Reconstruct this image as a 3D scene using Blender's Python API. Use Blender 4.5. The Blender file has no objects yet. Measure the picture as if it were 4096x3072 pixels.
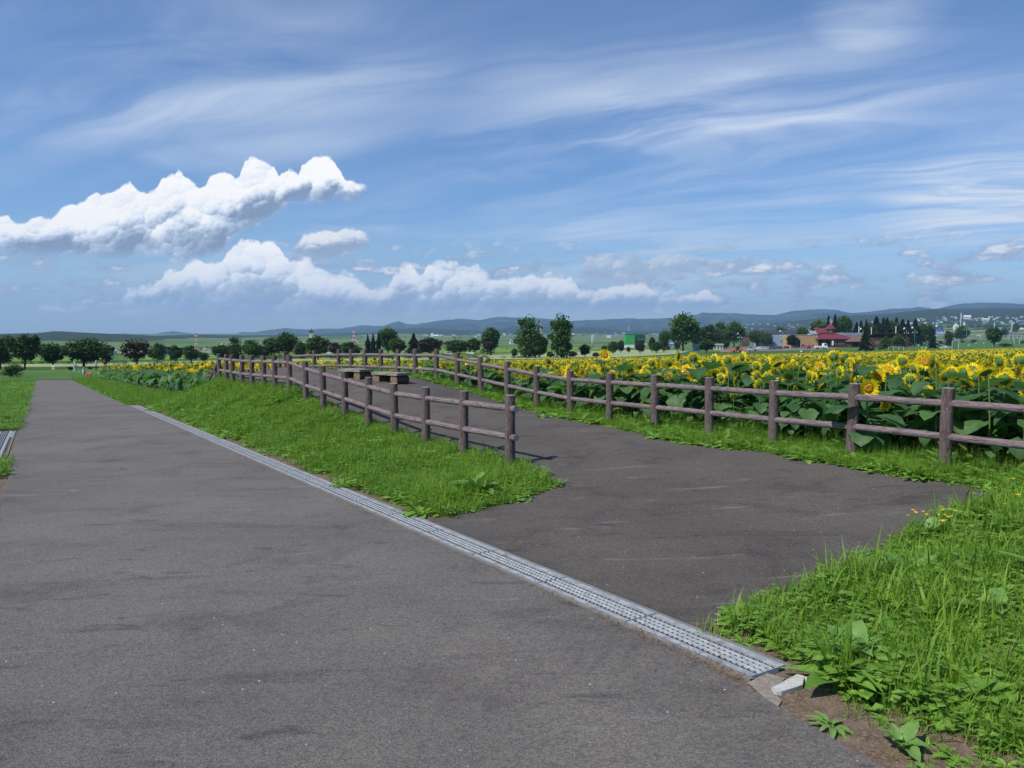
import bpy, math, random
import numpy as np
from mathutils import Vector, Matrix, geometry
rad = math.radians
SC = bpy.context.scene
COL = SC.collection
random.seed(7); RNG = np.random.default_rng(11)
# ------------------------------------------------------------------ camera
F = 3076.0
PITCH = math.atan(211 / F)
HCAM = 1.7
cam_d = bpy.data.cameras.new("camera"); cam = bpy.data.objects.new("camera", cam_d); COL.objects.link(cam)
cam.location = (0, 0, HCAM); cam.rotation_euler = (math.pi / 2 - PITCH, 0, 0)
cam_d.sensor_width = 36; cam_d.lens = 36 * F / 4096; cam_d.clip_start = 0.05; cam_d.clip_end = 60000
SC.camera = cam
SC.view_settings.view_transform = 'Standard'; SC.view_settings.look = 'None'
SC.view_settings.exposure = 0.0; SC.view_settings.gamma = 1
SC.view_settings.use_curve_mapping = False
SC.render.resolution_x = 1024; SC.render.resolution_y = 768
# ------------------------------------------------------------------ sun
SUN = Vector((-0.66, -0.42, 0.98)).normalized()
SUN_EL = math.asin(SUN.z); SUN_AZ = math.atan2(SUN.x, SUN.y)
sl = bpy.data.lights.new("sun", 'SUN'); sl.energy = 4.8; sl.angle = rad(0.5); sl.color = (1.0, 0.95, 0.87)
so = bpy.data.objects.new("sun", sl); COL.objects.link(so); so.rotation_euler = SUN.to_track_quat('Z', 'Y').to_euler()
# ------------------------------------------------------------------ pixel helpers
def ray(x, y):
    cx = (x - 2048) / F; cy = (1536 - y) / F
    return np.array([cx, math.cos(PITCH) + cy * math.sin(PITCH), -math.sin(PITCH) + cy * math.cos(PITCH)])
def azel(x, y):
    d = ray(x, y); d = d / np.linalg.norm(d)
    return math.atan2(d[0], d[1]), math.asin(d[2])
# ------------------------------------------------------------------ node expression helper
class NX:
    def __init__(s, nt): s.nt = nt
    def new(s, t, **kw):
        n = s.nt.nodes.new(t)
        for k, v in kw.items(): setattr(n, k, v)
        return n
    def put(s, sock, v):
        if isinstance(v, (int, float)):
            try: sock.default_value = v
            except Exception: sock.default_value = (v, v, v)
        elif isinstance(v, (tuple, list)):
            sock.default_value = tuple(v) if len(sock.default_value) == len(v) else tuple(v) + (1.0,)
        else: s.nt.links.new(v, sock)
    def m(s, op, a, b=0.0, c=None, clamp=False):
        n = s.new('ShaderNodeMath', operation=op, use_clamp=clamp)
        s.put(n.inputs[0], a); s.put(n.inputs[1], b)
        if c is not None: s.put(n.inputs[2], c)
        return n.outputs[0]
    def v(s, op, a, b=(0, 0, 0), c=None):
        n = s.new('ShaderNodeVectorMath', operation=op)
        s.put(n.inputs[0], a)
        if op == 'SCALE': s.put(n.inputs[3], b)
        else: s.put(n.inputs[1], b)
        if c is not None: s.put(n.inputs[2], c)
        return n.outputs['Value'] if op in ('LENGTH', 'DISTANCE', 'DOT_PRODUCT') else n.outputs[0]
    def mix(s, f, a, b, mode='MIX'):
        n = s.new('ShaderNodeMix', data_type='RGBA', blend_type=mode)
        s.put(n.inputs[0], f); s.put(n.inputs[6], a); s.put(n.inputs[7], b)
        return n.outputs[2]
    def ss(s, x, lo, hi, a=0.0, b=1.0):
        n = s.new('ShaderNodeMapRange', interpolation_type='SMOOTHSTEP')
        for i, v in enumerate((x, lo, hi, a, b)): s.put(n.inputs[i], v)
        return n.outputs[0]
    def lin(s, x, lo, hi, a=0.0, b=1.0):
        n = s.new('ShaderNodeMapRange')
        for i, v in enumerate((x, lo, hi, a, b)): s.put(n.inputs[i], v)
        return n.outputs[0]
    def noise(s, vec, scale, detail=4, rough=0.5, dist=0.0, out=0):
        n = s.new('ShaderNodeTexNoise')
        if vec is not None: s.put(n.inputs['Vector'], vec)
        n.inputs['Scale'].default_value = scale; n.inputs['Detail'].default_value = detail
        n.inputs['Roughness'].default_value = rough; n.inputs['Distortion'].default_value = dist
        return n.outputs[out]
    def vor(s, vec, scale, feature='F1', out=0, detail=0.0, rand=1.0, metric='EUCLIDEAN'):
        n = s.new('ShaderNodeTexVoronoi', feature=feature, distance=metric)
        if vec is not None: s.put(n.inputs['Vector'], vec)
        n.inputs['Scale'].default_value = scale; n.inputs['Randomness'].default_value = rand
        if 'Detail' in n.inputs: n.inputs['Detail'].default_value = detail
        return n.outputs[out]
    def xyz(s, x, y, z):
        n = s.new('ShaderNodeCombineXYZ')
        for i, v in enumerate((x, y, z)): s.put(n.inputs[i], v)
        return n.outputs[0]
    def sep(s, v):
        n = s.new('ShaderNodeSeparateXYZ'); s.put(n.inputs[0], v); return n.outputs
# ------------------------------------------------------------------ world: Nishita sky with cirrus and cumulus
W = bpy.data.worlds.new("World"); SC.world = W; W.use_nodes = True
nt = W.node_tree; nt.nodes.clear(); X = NX(nt)
sky = X.new('ShaderNodeTexSky', sky_type='NISHITA', sun_disc=False)
sky.sun_elevation = SUN_EL; sky.sun_rotation = SUN_AZ % (2 * math.pi)
sky.altitude = 100; sky.air_density = 1.0; sky.dust_density = 0.35; sky.ozone_density = 3.2
SKYS = 0.105
skyc = X.v('SCALE', X.v('MULTIPLY', sky.outputs[0], (0.76, 0.95, 1.20)), SKYS)
tc = X.new('ShaderNodeTexCoord').outputs['Generated']
dx, dy, dz = X.sep(tc)
az = X.m('ARCTAN2', dx, dy); el = X.m('ARCSINE', dz)
P = X.xyz(az, el, 0.0)
# cirrus: a high flat layer, streaked along the wind
zc = X.m('ADD', X.m('MAXIMUM', dz, 0.0), 0.07)
CP = X.xyz(X.m('DIVIDE', dx, zc), X.m('DIVIDE', dy, zc), 0.0)
def streak(th, along, across):
    u = (math.sin(rad(th)), math.cos(rad(th)), 0)
    return X.xyz(X.m('MULTIPLY', X.v('DOT_PRODUCT', CP, u), along), X.m('MULTIPLY', X.v('DOT_PRODUCT', CP, (u[1], -u[0], 0)), across), 0.0)
st = X.v('ADD', streak(-60, 0.26, 0.95), X.v('SCALE', X.noise(CP, 0.5, 3, .55, 0, 1), 1.1))
c1 = X.noise(st, 1.5, 8, 0.60, 0.5)
c2 = X.noise(streak(-75, 0.5, 0.7), 0.55, 3, 0.55, 0.6)
cir = X.m('MULTIPLY', X.ss(c1, 0.32, 0.76), X.ss(c2, 0.36, 0.64, 0.12, 1.0))
def mask(cx, cy, rx, ry):
    a, e = azel(cx, cy)
    q = X.v('MULTIPLY', X.v('SUBTRACT', P, (a, e, 0.0)), (F / rx, F / ry, 0))
    return X.ss(X.v('LENGTH', q), 1.0, 0.2)
cm = None
for (a_, b_, rx, ry, w) in [(600, 330, 1700, 600, .75), (2900, 520, 1700, 500, .95), (4050, 760, 700, 330, 1.5), (3500, 60, 330, 190, 1.5), (2000, 1000, 2400, 340, .75)]:
    k = X.m('MULTIPLY', mask(a_, b_, rx, ry), w)
    cm = k if cm is None else X.m('MAXIMUM', cm, k)
cir = X.m('MULTIPLY', cir, X.m('ADD', cm, 0.16), clamp=True)
col = X.mix(X.m('MULTIPLY', cir, 1.08, clamp=True), skyc, (0.72, 0.81, 0.95))
# cumulus: outline curves over azimuth, broken up by billow noise
A0, A1, E1 = azel(-700, 1325)[0], azel(4800, 1325)[0], 0.36
U = X.lin(az, A0, A1)
def curve(pts):
    n = X.new('ShaderNodeFloatCurve'); c = n.mapping.curves[0]
    q = []
    for (x, y) in pts:
        a, e = azel(x, y); q.append(((a - A0) / (A1 - A0), e / E1))
    q = sorted(q); q = [(0.0, q[0][1])] + q + [(1.0, q[-1][1])]
    c.points[0].location = q[0]; c.points[1].location = q[-1]
    for p in q[1:-1]: c.points.new(*p)
    for p in c.points: p.handle_type = 'VECTOR'
    n.mapping.update(); X.put(n.inputs[1], U); return X.m('MULTIPLY', n.outputs[0], E1)
def cA(l, s=0.7232, ox=0, oy=500): return [(ox + a * s, oy + b * s) for (a, b) in l]
def vpos(scale, vec):
    n = X.new('ShaderNodeTexVoronoi', feature='SMOOTH_F1'); X.put(n.inputs['Vector'], vec)
    n.inputs['Scale'].default_value = scale; n.inputs['Smoothness'].default_value = 0.25
    q = X.v('SUBTRACT', vec, n.outputs['Position'])
    return n.outputs['Distance'], X.m('MULTIPLY', X.v('DOT_PRODUCT', q, (-0.50, 0.86, 0)), scale)  # lobes brighter on the sunward side, light painted into the cloud colour
fin = X.noise(P, 150, 5, 0.62)
wn = X.v('SUBTRACT', X.noise(P, 34, 3, 0.6, 0, 1), (0.5, 0.5, 0.5))
PW = X.v('ADD', P, X.v('SCALE', wn, 0.014))
d1, l1 = vpos(23, PW); d2, l2 = vpos(58, PW); d3, l3 = vpos(150, PW)
bil = X.m('ADD', X.m('ADD', X.m('MULTIPLY', d1, 0.0120), X.m('MULTIPLY', d2, 0.0080)), X.m('MULTIPLY', d3, 0.0030))
bil = X.m('SUBTRACT', 0.0108, bil)
relief = X.m('ADD', X.m('ADD', X.m('MULTIPLY', l1, 0.34), X.m('MULTIPLY', l2, 0.28)), X.m('MULTIPLY', l3, 0.13))
bigr = X.m('MULTIPLY', X.m('SUBTRACT', X.noise(P, 17, 3, .55), 0.5), 1.1)
relief = X.m('ADD', relief, bigr)
relief = X.m('ADD', relief, X.m('MULTIPLY', X.m('SUBTRACT', fin, 0.5), 0.42))
finc = X.m('MULTIPLY', X.m('SUBTRACT', fin, 0.5), 0.016)
fn0 = X.noise(P, 40, 4, .6)
gapn = X.noise(X.xyz(X.m('MULTIPLY', az, 0.75), X.m('MULTIPLY', el, 1.9), 1.7), 16, 5, .62)
def layer(col, top, bot, soft_t, soft_b, amp, bright, greyc, op, dark=0.42, x0=None, x1=None, bias=0.0, gaps=0.0):
    t = curve(top); b = curve(bot)
    up = X.m('ADD', X.m('SUBTRACT', t, el), X.m('ADD', X.m('MULTIPLY', bil, amp), X.m('MULTIPLY', finc, 0.35)))
    dn = X.m('ADD', X.m('SUBTRACT', el, b), X.m('ADD', X.m('MULTIPLY', bil, amp * .5), finc))
    al = X.m('MULTIPLY', X.ss(up, 0.0, soft_t), X.ss(dn, -soft_b, soft_b, 0, op))
    if gaps: al = X.m('MULTIPLY', al, X.ss(gapn, gaps - .09, gaps + .07))
    for xe, sg in ((x0, 1), (x1, -1)):
        if xe is not None:
            ae = azel(xe, 1100)[0]
            al = X.m('MULTIPLY', al, X.ss(X.m('ADD', X.m('MULTIPLY', X.m('SUBTRACT', az, ae), sg), finc), 0.0, 0.02))
    h = X.m('DIVIDE', X.m('SUBTRACT', el, b), X.m('MAXIMUM', X.m('SUBTRACT', t, b), 0.012))
    h = X.m('ADD', h, X.m('MULTIPLY', relief, 0.22))
    belly = X.ss(h, dark + 0.22, dark - 0.30)
    s_ = X.m('SUBTRACT', X.m('ADD', X.m('MULTIPLY', relief, 0.85), 0.80 + bias), X.m('MULTIPLY', belly, 0.78))  # cloud undersides darkened, their shade put into the colour
    n = X.new('ShaderNodeValToRGB'); X.put(n.inputs[0], s_)
    cr = n.color_ramp; cr.elements[0].position = 0.05; cr.elements[0].color = (*greyc, 1)
    cr.elements[1].position = 0.95; cr.elements[1].color = (bright, bright, bright, 1)
    e_ = cr.elements.new(0.40); e_.color = (0.50 * bright, 0.59 * bright, 0.74 * bright, 1)
    e_ = cr.elements.new(0.68); e_.color = (0.82 * bright, 0.87 * bright, 0.95 * bright, 1)
    return X.mix(al, col, n.outputs[0])
# loose small flat clouds low over the right half and the far left
fl = X.xyz(X.m('MULTIPLY', az, 1.0), X.m('MULTIPLY', el, 3.4), 0.3)
fn = X.noise(X.v('ADD', fl, X.v('SCALE', wn, 0.02)), 17, 6, 0.60)
band = X.m('MULTIPLY', X.ss(el, 0.012, 0.035), X.ss(el, 0.125, 0.085))
fs = X.m('MULTIPLY', X.ss(fn, 0.455, 0.60), band)
fcol = X.mix(X.ss(X.m('ADD', X.m('MULTIPLY', relief, 0.8), X.m('MULTIPLY', X.m('SUBTRACT', fn, 0.55), 3.0)), -0.05, 0.55), (0.36, 0.45, 0.62), (0.98, 0.99, 1.02))
col = X.mix(X.m('MULTIPLY', fs, 0.9), col, fcol)
mt = cA([(-600, 1010), (330, 1010), (390, 950), (440, 925), (500, 920), (530, 950), (600, 925), (650, 940), (690, 885), (770, 870), (800, 890), (890, 850), (915, 800), (1000, 800), (1020, 755), (1090, 718),
         (1140, 740), (1225, 750), (1250, 672), (1320, 650), (1380, 640), (1490, 640), (1540, 665), (1600, 745), (1650, 725), (1700, 722), (1750, 780), (1850, 795), (1950, 800), (2000, 850)]) + \
     cA([(65, 285), (125, 275), (160, 212), (200, 203), (218, 240), (240, 255), (252, 205), (290, 192), (345, 203), (430, 215), (520, 243), (565, 250), (600, 232), (680, 228), (725, 245), (745, 290), (790, 300), (860, 270), (950, 262), (1050, 285), (1200, 310), (1400, 340)], 1.2188, 1400, 800)
mb = cA([(-600, 1030), (330, 1010), (700, 1028), (1230, 1040), (1500, 1056), (2050, 1048)]) + cA([(300, 372), (600, 368), (760, 362), (1400, 356)], 1.2188, 1400, 800)
col = layer(col, mt, mb, 0.0055, 0.012, 1.3, 1.12, (0.36, 0.46, 0.63), 0.97, 0.50, 230, 2900, 0.06, 0.37)
ct = cA([(-500, 700), (1600, 700), (1650, 625), (1680, 580), (1730, 570), (1790, 562), (1880, 565), (1930, 560), (1990, 565), (2040, 600), (2060, 690), (4500, 700)])
cb = cA([(-500, 706), (1600, 706), (1700, 722), (1850, 730), (1960, 690), (2060, 690), (4500, 706)])
col = layer(col, ct, cb, 0.005, 0.007, 0.9, 0.97, (0.33, 0.42, 0.58), 0.92, 0.45, 1150, 1500)
dt = cA([(-600, 300), (750, 250), (760, 190), (900, 170), (1000, 180), (1130, 172), (1230, 195), (1245, 225), (1300, 225), (3000, 230)], 1.2188, 1400, 800)
db = cA([(-600, 304), (750, 260), (800, 285), (1000, 265), (1150, 232), (1245, 226), (1300, 230), (3000, 235)], 1.2188, 1400, 800)
col = layer(col, dt, db, 0.006, 0.007, 1.2, 0.86, (0.40, 0.48, 0.63), 0.62, 0.5, 2300, 2950, -0.18)
bt = cA([(-500, 560), (-60, 520), (0, 495), (40, 488), (75, 520), (120, 540), (200, 508), (280, 513), (300, 488), (380, 430), (450, 398), (530, 370), (640, 360), (680, 315), (722, 302), (750, 340),
         (808, 370), (868, 350), (886, 298), (950, 262), (990, 254), (1040, 290), (1092, 335), (1112, 355), (1150, 330), (1162, 278), (1210, 245), (1262, 260), (1303, 292), (1344, 280), (1352, 200),
         (1390, 168), (1440, 190), (1505, 205), (1533, 260), (1547, 292), (1600, 240), (1662, 262), (1672, 200), (1712, 160), (1800, 165), (1852, 190), (1878, 240), (1905, 295), (1960, 310), (2040, 318), (2060, 372), (5000, 372)])
bb = cA([(-500, 690), (0, 688), (150, 700), (330, 715), (600, 716), (1180, 712), (1250, 690), (1285, 604), (1450, 540), (1560, 470), (1610, 412), (1700, 420), (1800, 430), (1860, 400), (1950, 402), (2050, 376), (5000, 380)])
col = layer(col, bt, bb, 0.0032, 0.009, 0.80, 1.08, (0.25, 0.33, 0.48), 1.0, 0.46, None, 1490, 0.14)
# haze painted into the sky colour as a pale band above the horizon
col = X.mix(X.ss(el, 0.13, -0.02, 0.0, 0.45), col, (0.42, 0.58, 0.83))
bg = X.new('ShaderNodeBackground'); X.put(bg.inputs[0], col); bg.inputs[1].default_value = 1.0
W.cycles.sampling_method = 'MANUAL'; W.cycles.sample_map_resolution = 512
wo = X.new('ShaderNodeOutputWorld'); nt.links.new(bg.outputs[0], wo.inputs[0])
# ================================================================== tools
def tag(o, label=None, cat=None, group=None, kind=None):
    if label: o["label"] = label
    if cat: o["category"] = cat
    if group: o["group"] = group
    if kind: o["kind"] = kind
    return o
def empty(name, loc, rz=0.0, scale=None, label=None, cat=None, group=None):
    o = bpy.data.objects.new(name, None); COL.objects.link(o)
    o.location = loc; o.rotation_euler = (0, 0, rz); o.empty_display_size = 0.1
    if scale is not None: o.scale = scale if hasattr(scale, '__len__') else (scale,) * 3
    return tag(o, label, cat, group)
def link(name, me, parent=None, **kw):
    o = bpy.data.objects.new(name, me); COL.objects.link(o)
    if parent is not None: o.parent = parent
    return tag(o, **kw)
def copy_tree(o, parent=None):
    c = o.copy(); COL.objects.link(c); c.parent = parent
    for ch in list(o.children): copy_tree(ch, c)
    return c
def mk(name, V, Q=None, T=None, mats=(), mi=None, smooth=False, pre=True):
    """mesh from numpy arrays: quads first, then triangles; mi = material index per face"""
    V = np.asarray(V, np.float32).reshape(-1, 3)
    Q = np.asarray(Q if Q is not None else [], np.int32).reshape(-1, 4)
    T = np.asarray(T if T is not None else [], np.int32).reshape(-1, 3)
    me = bpy.data.meshes.new(name)
    nl = Q.size + T.size; nf = len(Q) + len(T)
    me.vertices.add(len(V)); me.vertices.foreach_set('co', V.ravel())
    me.loops.add(nl); me.loops.foreach_set('vertex_index', np.concatenate([Q.ravel(), T.ravel()]).astype(np.int32))
    me.polygons.add(nf)
    st = np.concatenate([np.arange(len(Q)) * 4, Q.size + np.arange(len(T)) * 3]).astype(np.int32)
    me.polygons.foreach_set('loop_start', st)
    for m in mats: me.materials.append(m)
    if mi is not None: me.polygons.foreach_set('material_index', np.asarray(mi, np.int32))
    me.polygons.foreach_set('use_smooth', np.full(nf, bool(smooth)))
    me.update(calc_edges=True); 
    return me
class G:
    """geometry bag with one material index per face"""
    def __init__(s): s.V = []; s.Q = []; s.T = []; s.qm = []; s.tm = []; s.n = 0
    def add(s, V, Q=(), T=(), m=0):
        V = np.asarray(V, float).reshape(-1, 3)
        Q = np.asarray(Q, int).reshape(-1, 4); T = np.asarray(T, int).reshape(-1, 3)
        s.V.append(V); s.Q.append(Q + s.n); s.T.append(T + s.n)
        s.qm.append(np.full(len(Q), m)); s.tm.append(np.full(len(T), m)); s.n += len(V); return s
    def arr(s):
        return np.concatenate(s.V), np.concatenate(s.Q), np.concatenate(s.T), np.concatenate(s.qm), np.concatenate(s.tm)
    def mesh(s, name, mats, smooth=False):
        V, Q, T, a, b = s.arr(); return mk(name, V, Q, T, mats, np.concatenate([a, b]), smooth)
    def box(s, x0, x1, y0, y1, z0, z1, m=0):
        V = [(x0, y0, z0), (x1, y0, z0), (x1, y1, z0), (x0, y1, z0), (x0, y0, z1), (x1, y0, z1), (x1, y1, z1), (x0, y1, z1)]
        return s.add(V, [(3, 2, 1, 0), (4, 5, 6, 7), (0, 1, 5, 4), (1, 2, 6, 5), (2, 3, 7, 6), (3, 0, 4, 7)], m=m)
    def prism(s, poly, axis, a, b, m=0):
        """extrude a 2-d polygon along an axis: 'y' takes (x,z), 'x' takes (y,z), 'z' takes (x,y)"""
        n = len(poly); V = []
        for t in (a, b):
            for (p, q) in poly: V.append({'y': (p, t, q), 'x': (t, p, q), 'z': (p, q, t)}[axis])
        Q = [(i, (i + 1) % n, n + (i + 1) % n, n + i) for i in range(n)]
        c0 = len(V); cx = sum(p for p, q in poly) / n; cz = sum(q for p, q in poly) / n
        for t in (a, b): V.append({'y': (cx, t, cz), 'x': (t, cx, cz), 'z': (cx, cz, t)}[axis])
        T = [(c0, (i + 1) % n, i) for i in range(n)] + [(c0 + 1, n + i, n + (i + 1) % n) for i in range(n)]
        return s.add(V, Q, T, m)
    def tube(s, pts, rs, k=8, m=0, cap=True):
        pts = [np.array(p, float) for p in pts]; V = []; n = len(pts)
        d0 = pts[-1] - pts[0]; ref = np.array([0, 0, 1.0]) if abs(d0[2]) < .9 * np.linalg.norm(d0) else np.array([1.0, 0, 0])
        for i, p in enumerate(pts):
            d = pts[min(i + 1, n - 1)] - pts[max(i - 1, 0)]; d = d / (np.linalg.norm(d) + 1e-9)
            u = np.cross(d, ref); u /= np.linalg.norm(u) + 1e-9; w = np.cross(u, d)
            r = rs[i] if hasattr(rs, '__len__') else rs
            for j in range(k):
                a = 2 * math.pi * j / k; V.append(p + r * (math.cos(a) * u + math.sin(a) * w))
        Q = [(i * k + j, i * k + (j + 1) % k, (i + 1) * k + (j + 1) % k, (i + 1) * k + j) for i in range(n - 1) for j in range(k)]
        T = []
        if cap:
            V.append(pts[0]); V.append(pts[-1]); c = n * k
            T = [(c, (j + 1) % k, j) for j in range(k)] + [(c + 1, (n - 1) * k + j, (n - 1) * k + (j + 1) % k) for j in range(k)]
        return s.add(V, Q, T, m)
def bake(tmpl, R, S, Tr):
    """bake many copies of one template: tmpl=(V,Q,T,qm,tm); R (n,3,3), S (n,3) or (n,), Tr (n,3)"""
    V, Q, T, qm, tm = tmpl; n = len(Tr); k = len(V)
    S = np.asarray(S, float)
    if S.ndim == 1: S = np.repeat(S[:, None], 3, 1)
    VV = (V[None] * S[:, None, :]) @ np.transpose(R, (0, 2, 1)) + np.asarray(Tr)[:, None, :]
    off = (np.arange(n) * k)[:, None, None]
    return VV.reshape(-1, 3), (Q[None] + off).reshape(-1, 4), (T[None] + off).reshape(-1, 3), np.tile(qm, n), np.tile(tm, n)
def merge(parts):
    Vs, Qs, Ts, a, b = [], [], [], [], []; n = 0
    for (V, Q, T, qm, tm) in parts:
        Vs.append(V); Qs.append(Q + n); Ts.append(T + n); a.append(qm); b.append(tm); n += len(V)
    return np.concatenate(Vs), np.concatenate(Qs), np.concatenate(Ts), np.concatenate(a), np.concatenate(b)
def mk5(name, t, mats, smooth=False):
    V, Q, T, a, b = t; return mk(name, V, Q, T, mats, np.concatenate([a, b]), smooth)
def rot(az, tilt=None, taz=None):
    """rotation about z by az, then a tilt of the whole by `tilt` towards azimuth `taz` (arrays)"""
    az = np.asarray(az, float); n = len(az); c, s_ = np.cos(az), np.sin(az); R = np.zeros((n, 3, 3))
    R[:, 0, 0] = c; R[:, 0, 1] = -s_; R[:, 1, 0] = s_; R[:, 1, 1] = c; R[:, 2, 2] = 1
    if tilt is not None:
        ax = np.stack([-np.sin(taz), np.cos(taz), np.zeros(n)], 1); K = np.zeros((n, 3, 3))
        K[:, 0, 1] = -ax[:, 2]; K[:, 0, 2] = ax[:, 1]; K[:, 1, 0] = ax[:, 2]; K[:, 1, 2] = -ax[:, 0]; K[:, 2, 0] = -ax[:, 1]; K[:, 2, 1] = ax[:, 0]
        I = np.eye(3)[None]; R = (I + np.sin(tilt)[:, None, None] * K + (1 - np.cos(tilt))[:, None, None] * (K @ K)) @ R
    return R
def vnoise(x, y, sc, seed=0):
    """cheap smooth value noise on arrays, 0..1"""
    x = np.asarray(x, float) * sc + seed * 17.3; y = np.asarray(y, float) * sc - seed * 9.7
    xi, yi = np.floor(x).astype(np.int64), np.floor(y).astype(np.int64); fx, fy = x - xi, y - yi
    def h(a, b):
        v = np.sin(a * 127.1 + b * 311.7 + seed * 74.7) * 43758.5453; return v - np.floor(v)
    fx, fy = fx * fx * (3 - 2 * fx), fy * fy * (3 - 2 * fy)
    return (h(xi, yi) * (1 - fx) + h(xi + 1, yi) * fx) * (1 - fy) + (h(xi, yi + 1) * (1 - fx) + h(xi + 1, yi + 1) * fx) * fy
# ------------------------------------------------------------------ materials
MAT = {}
def mat(name, build):
    if name in MAT: return MAT[name]
    m = bpy.data.materials.new(name); m.use_nodes = True; t = m.node_tree; t.nodes.clear(); x = NX(t)
    out = t.nodes.new('ShaderNodeOutputMaterial'); sh = build(x); t.links.new(sh, out.inputs[0]); MAT[name] = m; return m
def pbsdf(x, col, rough=0.8, spec=0.3, metal=0.0, bump=None, bs=0.3, bd=0.01, emis=None, es=0, coat=0.0):
    n = x.new('ShaderNodeBsdfPrincipled'); x.put(n.inputs['Base Color'], col); x.put(n.inputs['Roughness'], rough)
    n.inputs['Specular IOR Level'].default_value = spec; n.inputs['Metallic'].default_value = metal; n.inputs['Coat Weight'].default_value = coat
    if bump is not None:
        b = x.new('ShaderNodeBump'); b.inputs['Strength'].default_value = bs; b.inputs['Distance'].default_value = bd
        x.put(b.inputs['Height'], bump); x.nt.links.new(b.outputs[0], n.inputs['Normal'])
    return n.outputs[0]
def ocoord(x): return x.new('ShaderNodeTexCoord').outputs['Object']
def wpos(x): return x.new('ShaderNodeNewGeometry').outputs['Position']
def plain(name, c, rough=0.7, spec=0.3, metal=0.0, var=0.12, sc=3.0, coat=0.0):
    def b(x):
        n = x.noise(ocoord(x), sc, 4, .6); c2 = x.mix(x.ss(n, .3, .7), tuple(v * (1 - var) for v in c), tuple(min(1, v * (1 + var)) for v in c))
        return pbsdf(x, c2, rough, spec, metal, coat=coat)
    return mat(name, b)
def leafmat(name, cols, transl=0.30, rough=0.55, spec=0.25, patch=None):
    """leaf or blade colour varied from one island to the next"""
    def b(x):
        r = x.new('ShaderNodeNewGeometry').outputs['Random Per Island']
        cr = x.new('ShaderNodeValToRGB'); x.put(cr.inputs[0], r); e = cr.color_ramp.elements
        e[0].position = 0; e[0].color = (*cols[0], 1); e[1].position = 1; e[1].color = (*cols[-1], 1)
        for i, c in enumerate(cols[1:-1]): q = cr.color_ramp.elements.new((i + 1) / (len(cols) - 1)); q.color = (*c, 1)
        c = cr.outputs[0]
        if patch:
            c = x.mix(x.ss(x.noise(wpos(x), patch[0] * 4.5, 4, .65), .40, .62, 0, .8), c, x.mix(1.0, c, (.62, .74, .75), 'MULTIPLY'))
            c = x.mix(x.ss(x.noise(wpos(x), patch[0], 3, .6), .35, .65), c, x.mix(1.0, c, patch[1], 'MULTIPLY'))
        if rough < .53: c = x.mix(x.ss(x.noise(wpos(x), 38, 3, .6), .3, .7, 0, .45), c, x.mix(1.0, c, (.66, .72, .70), 'MULTIPLY'))
        p = pbsdf(x, c, rough, spec, bump=x.noise(wpos(x), 75, 2, .5), bs=.35, bd=.01)
        tr = x.new('ShaderNodeBsdfTranslucent'); x.put(tr.inputs[0], x.mix(1.0, c, (1.25, 1.35, 0.7), 'MULTIPLY'))
        mx = x.new('ShaderNodeMixShader'); mx.inputs[0].default_value = transl; x.nt.links.new(p, mx.inputs[1]); x.nt.links.new(tr.outputs[0], mx.inputs[2])
        return mx.outputs[0]
    return mat(name, b)
def asphalt(x, tone=(0.150, 0.138, 0.125), patch=1.0):
    p = wpos(x); g = x.noise(p, 210, 3, .75); g2 = x.noise(p, 110, 4, .75); v = x.vor(p, 95); vc = x.sep(x.vor(p, 95, out=1))
    c = x.mix(x.ss(g2, .34, .66), tuple(v_ * .76 for v_ in tone), tuple(v_ * 1.24 for v_ in tone))
    c = x.mix(x.ss(vc[0], .0, 1., 0, .55), x.mix(1.0, c, (.62, .62, .64), 'MULTIPLY'), x.mix(1.0, c, (1.35, 1.33, 1.28), 'MULTIPLY'))
    # broad worn patches, dark scuffs dragged across, small stains
    sx, sy, sz = x.sep(p); q = x.xyz(x.m('MULTIPLY', sx, .40), x.m('MULTIPLY', sy, 1.7), 0)
    w = x.noise(p, .42, 5, .62); c = x.mix(x.ss(w, .34, .66, 0, .75), c, x.mix(1.0, c, (1.34, 1.33, 1.30), 'MULTIPLY'))
    w2 = x.noise(x.v('ADD', p, (9, 4, 0)), 1.3, 6, .68, .5); c = x.mix(x.ss(w2, .50, .70, 0, .60 * patch), c, x.mix(1.0, c, (.60, .58, .60), 'MULTIPLY'))
    d = x.noise(q, 1.0, 6, .7, .8); c = x.mix(x.ss(d, .52, .70, 0, .60), c, x.mix(1.0, c, (.55, .55, .57), 'MULTIPLY'))
    d2 = x.noise(x.v('ADD', q, (31, 7, 0)), 3.1, 5, .65, 1.2); c = x.mix(x.ss(d2, .59, .70, 0, .7), c, x.mix(1.0, c, (.48, .48, .50), 'MULTIPLY'))
    d3 = x.noise(x.v('ADD', q, (3, 57, 0)), 1.9, 6, .7, .9); c = x.mix(x.ss(d3, .60, .74, 0, .5), c, (.26, .25, .235))
    c = x.mix(x.m('MULTIPLY', x.ss(v, .30, .18), x.ss(vc[1], .93, .97, 0, .75)), c, (.42, .40, .37))
    v2 = x.vor(p, 9); r2 = x.sep(x.vor(p, 9, out=1)); c = x.mix(x.m('MULTIPLY', x.ss(v2, .060, .035), x.ss(r2[1], .45, .6)), c, (.60, .60, .58))
    return pbsdf(x, c, x.lin(g2, 0, 1, .75, .95), .3, bump=x.m('ADD', g2, x.m('MULTIPLY', v, .6)), bs=.8, bd=.008)
M_ASPH = mat('asphalt', asphalt)
M_ASPH2 = mat('asphalt_branch', lambda x: asphalt(x, (0.102, 0.090, 0.079), 1.3))
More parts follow.
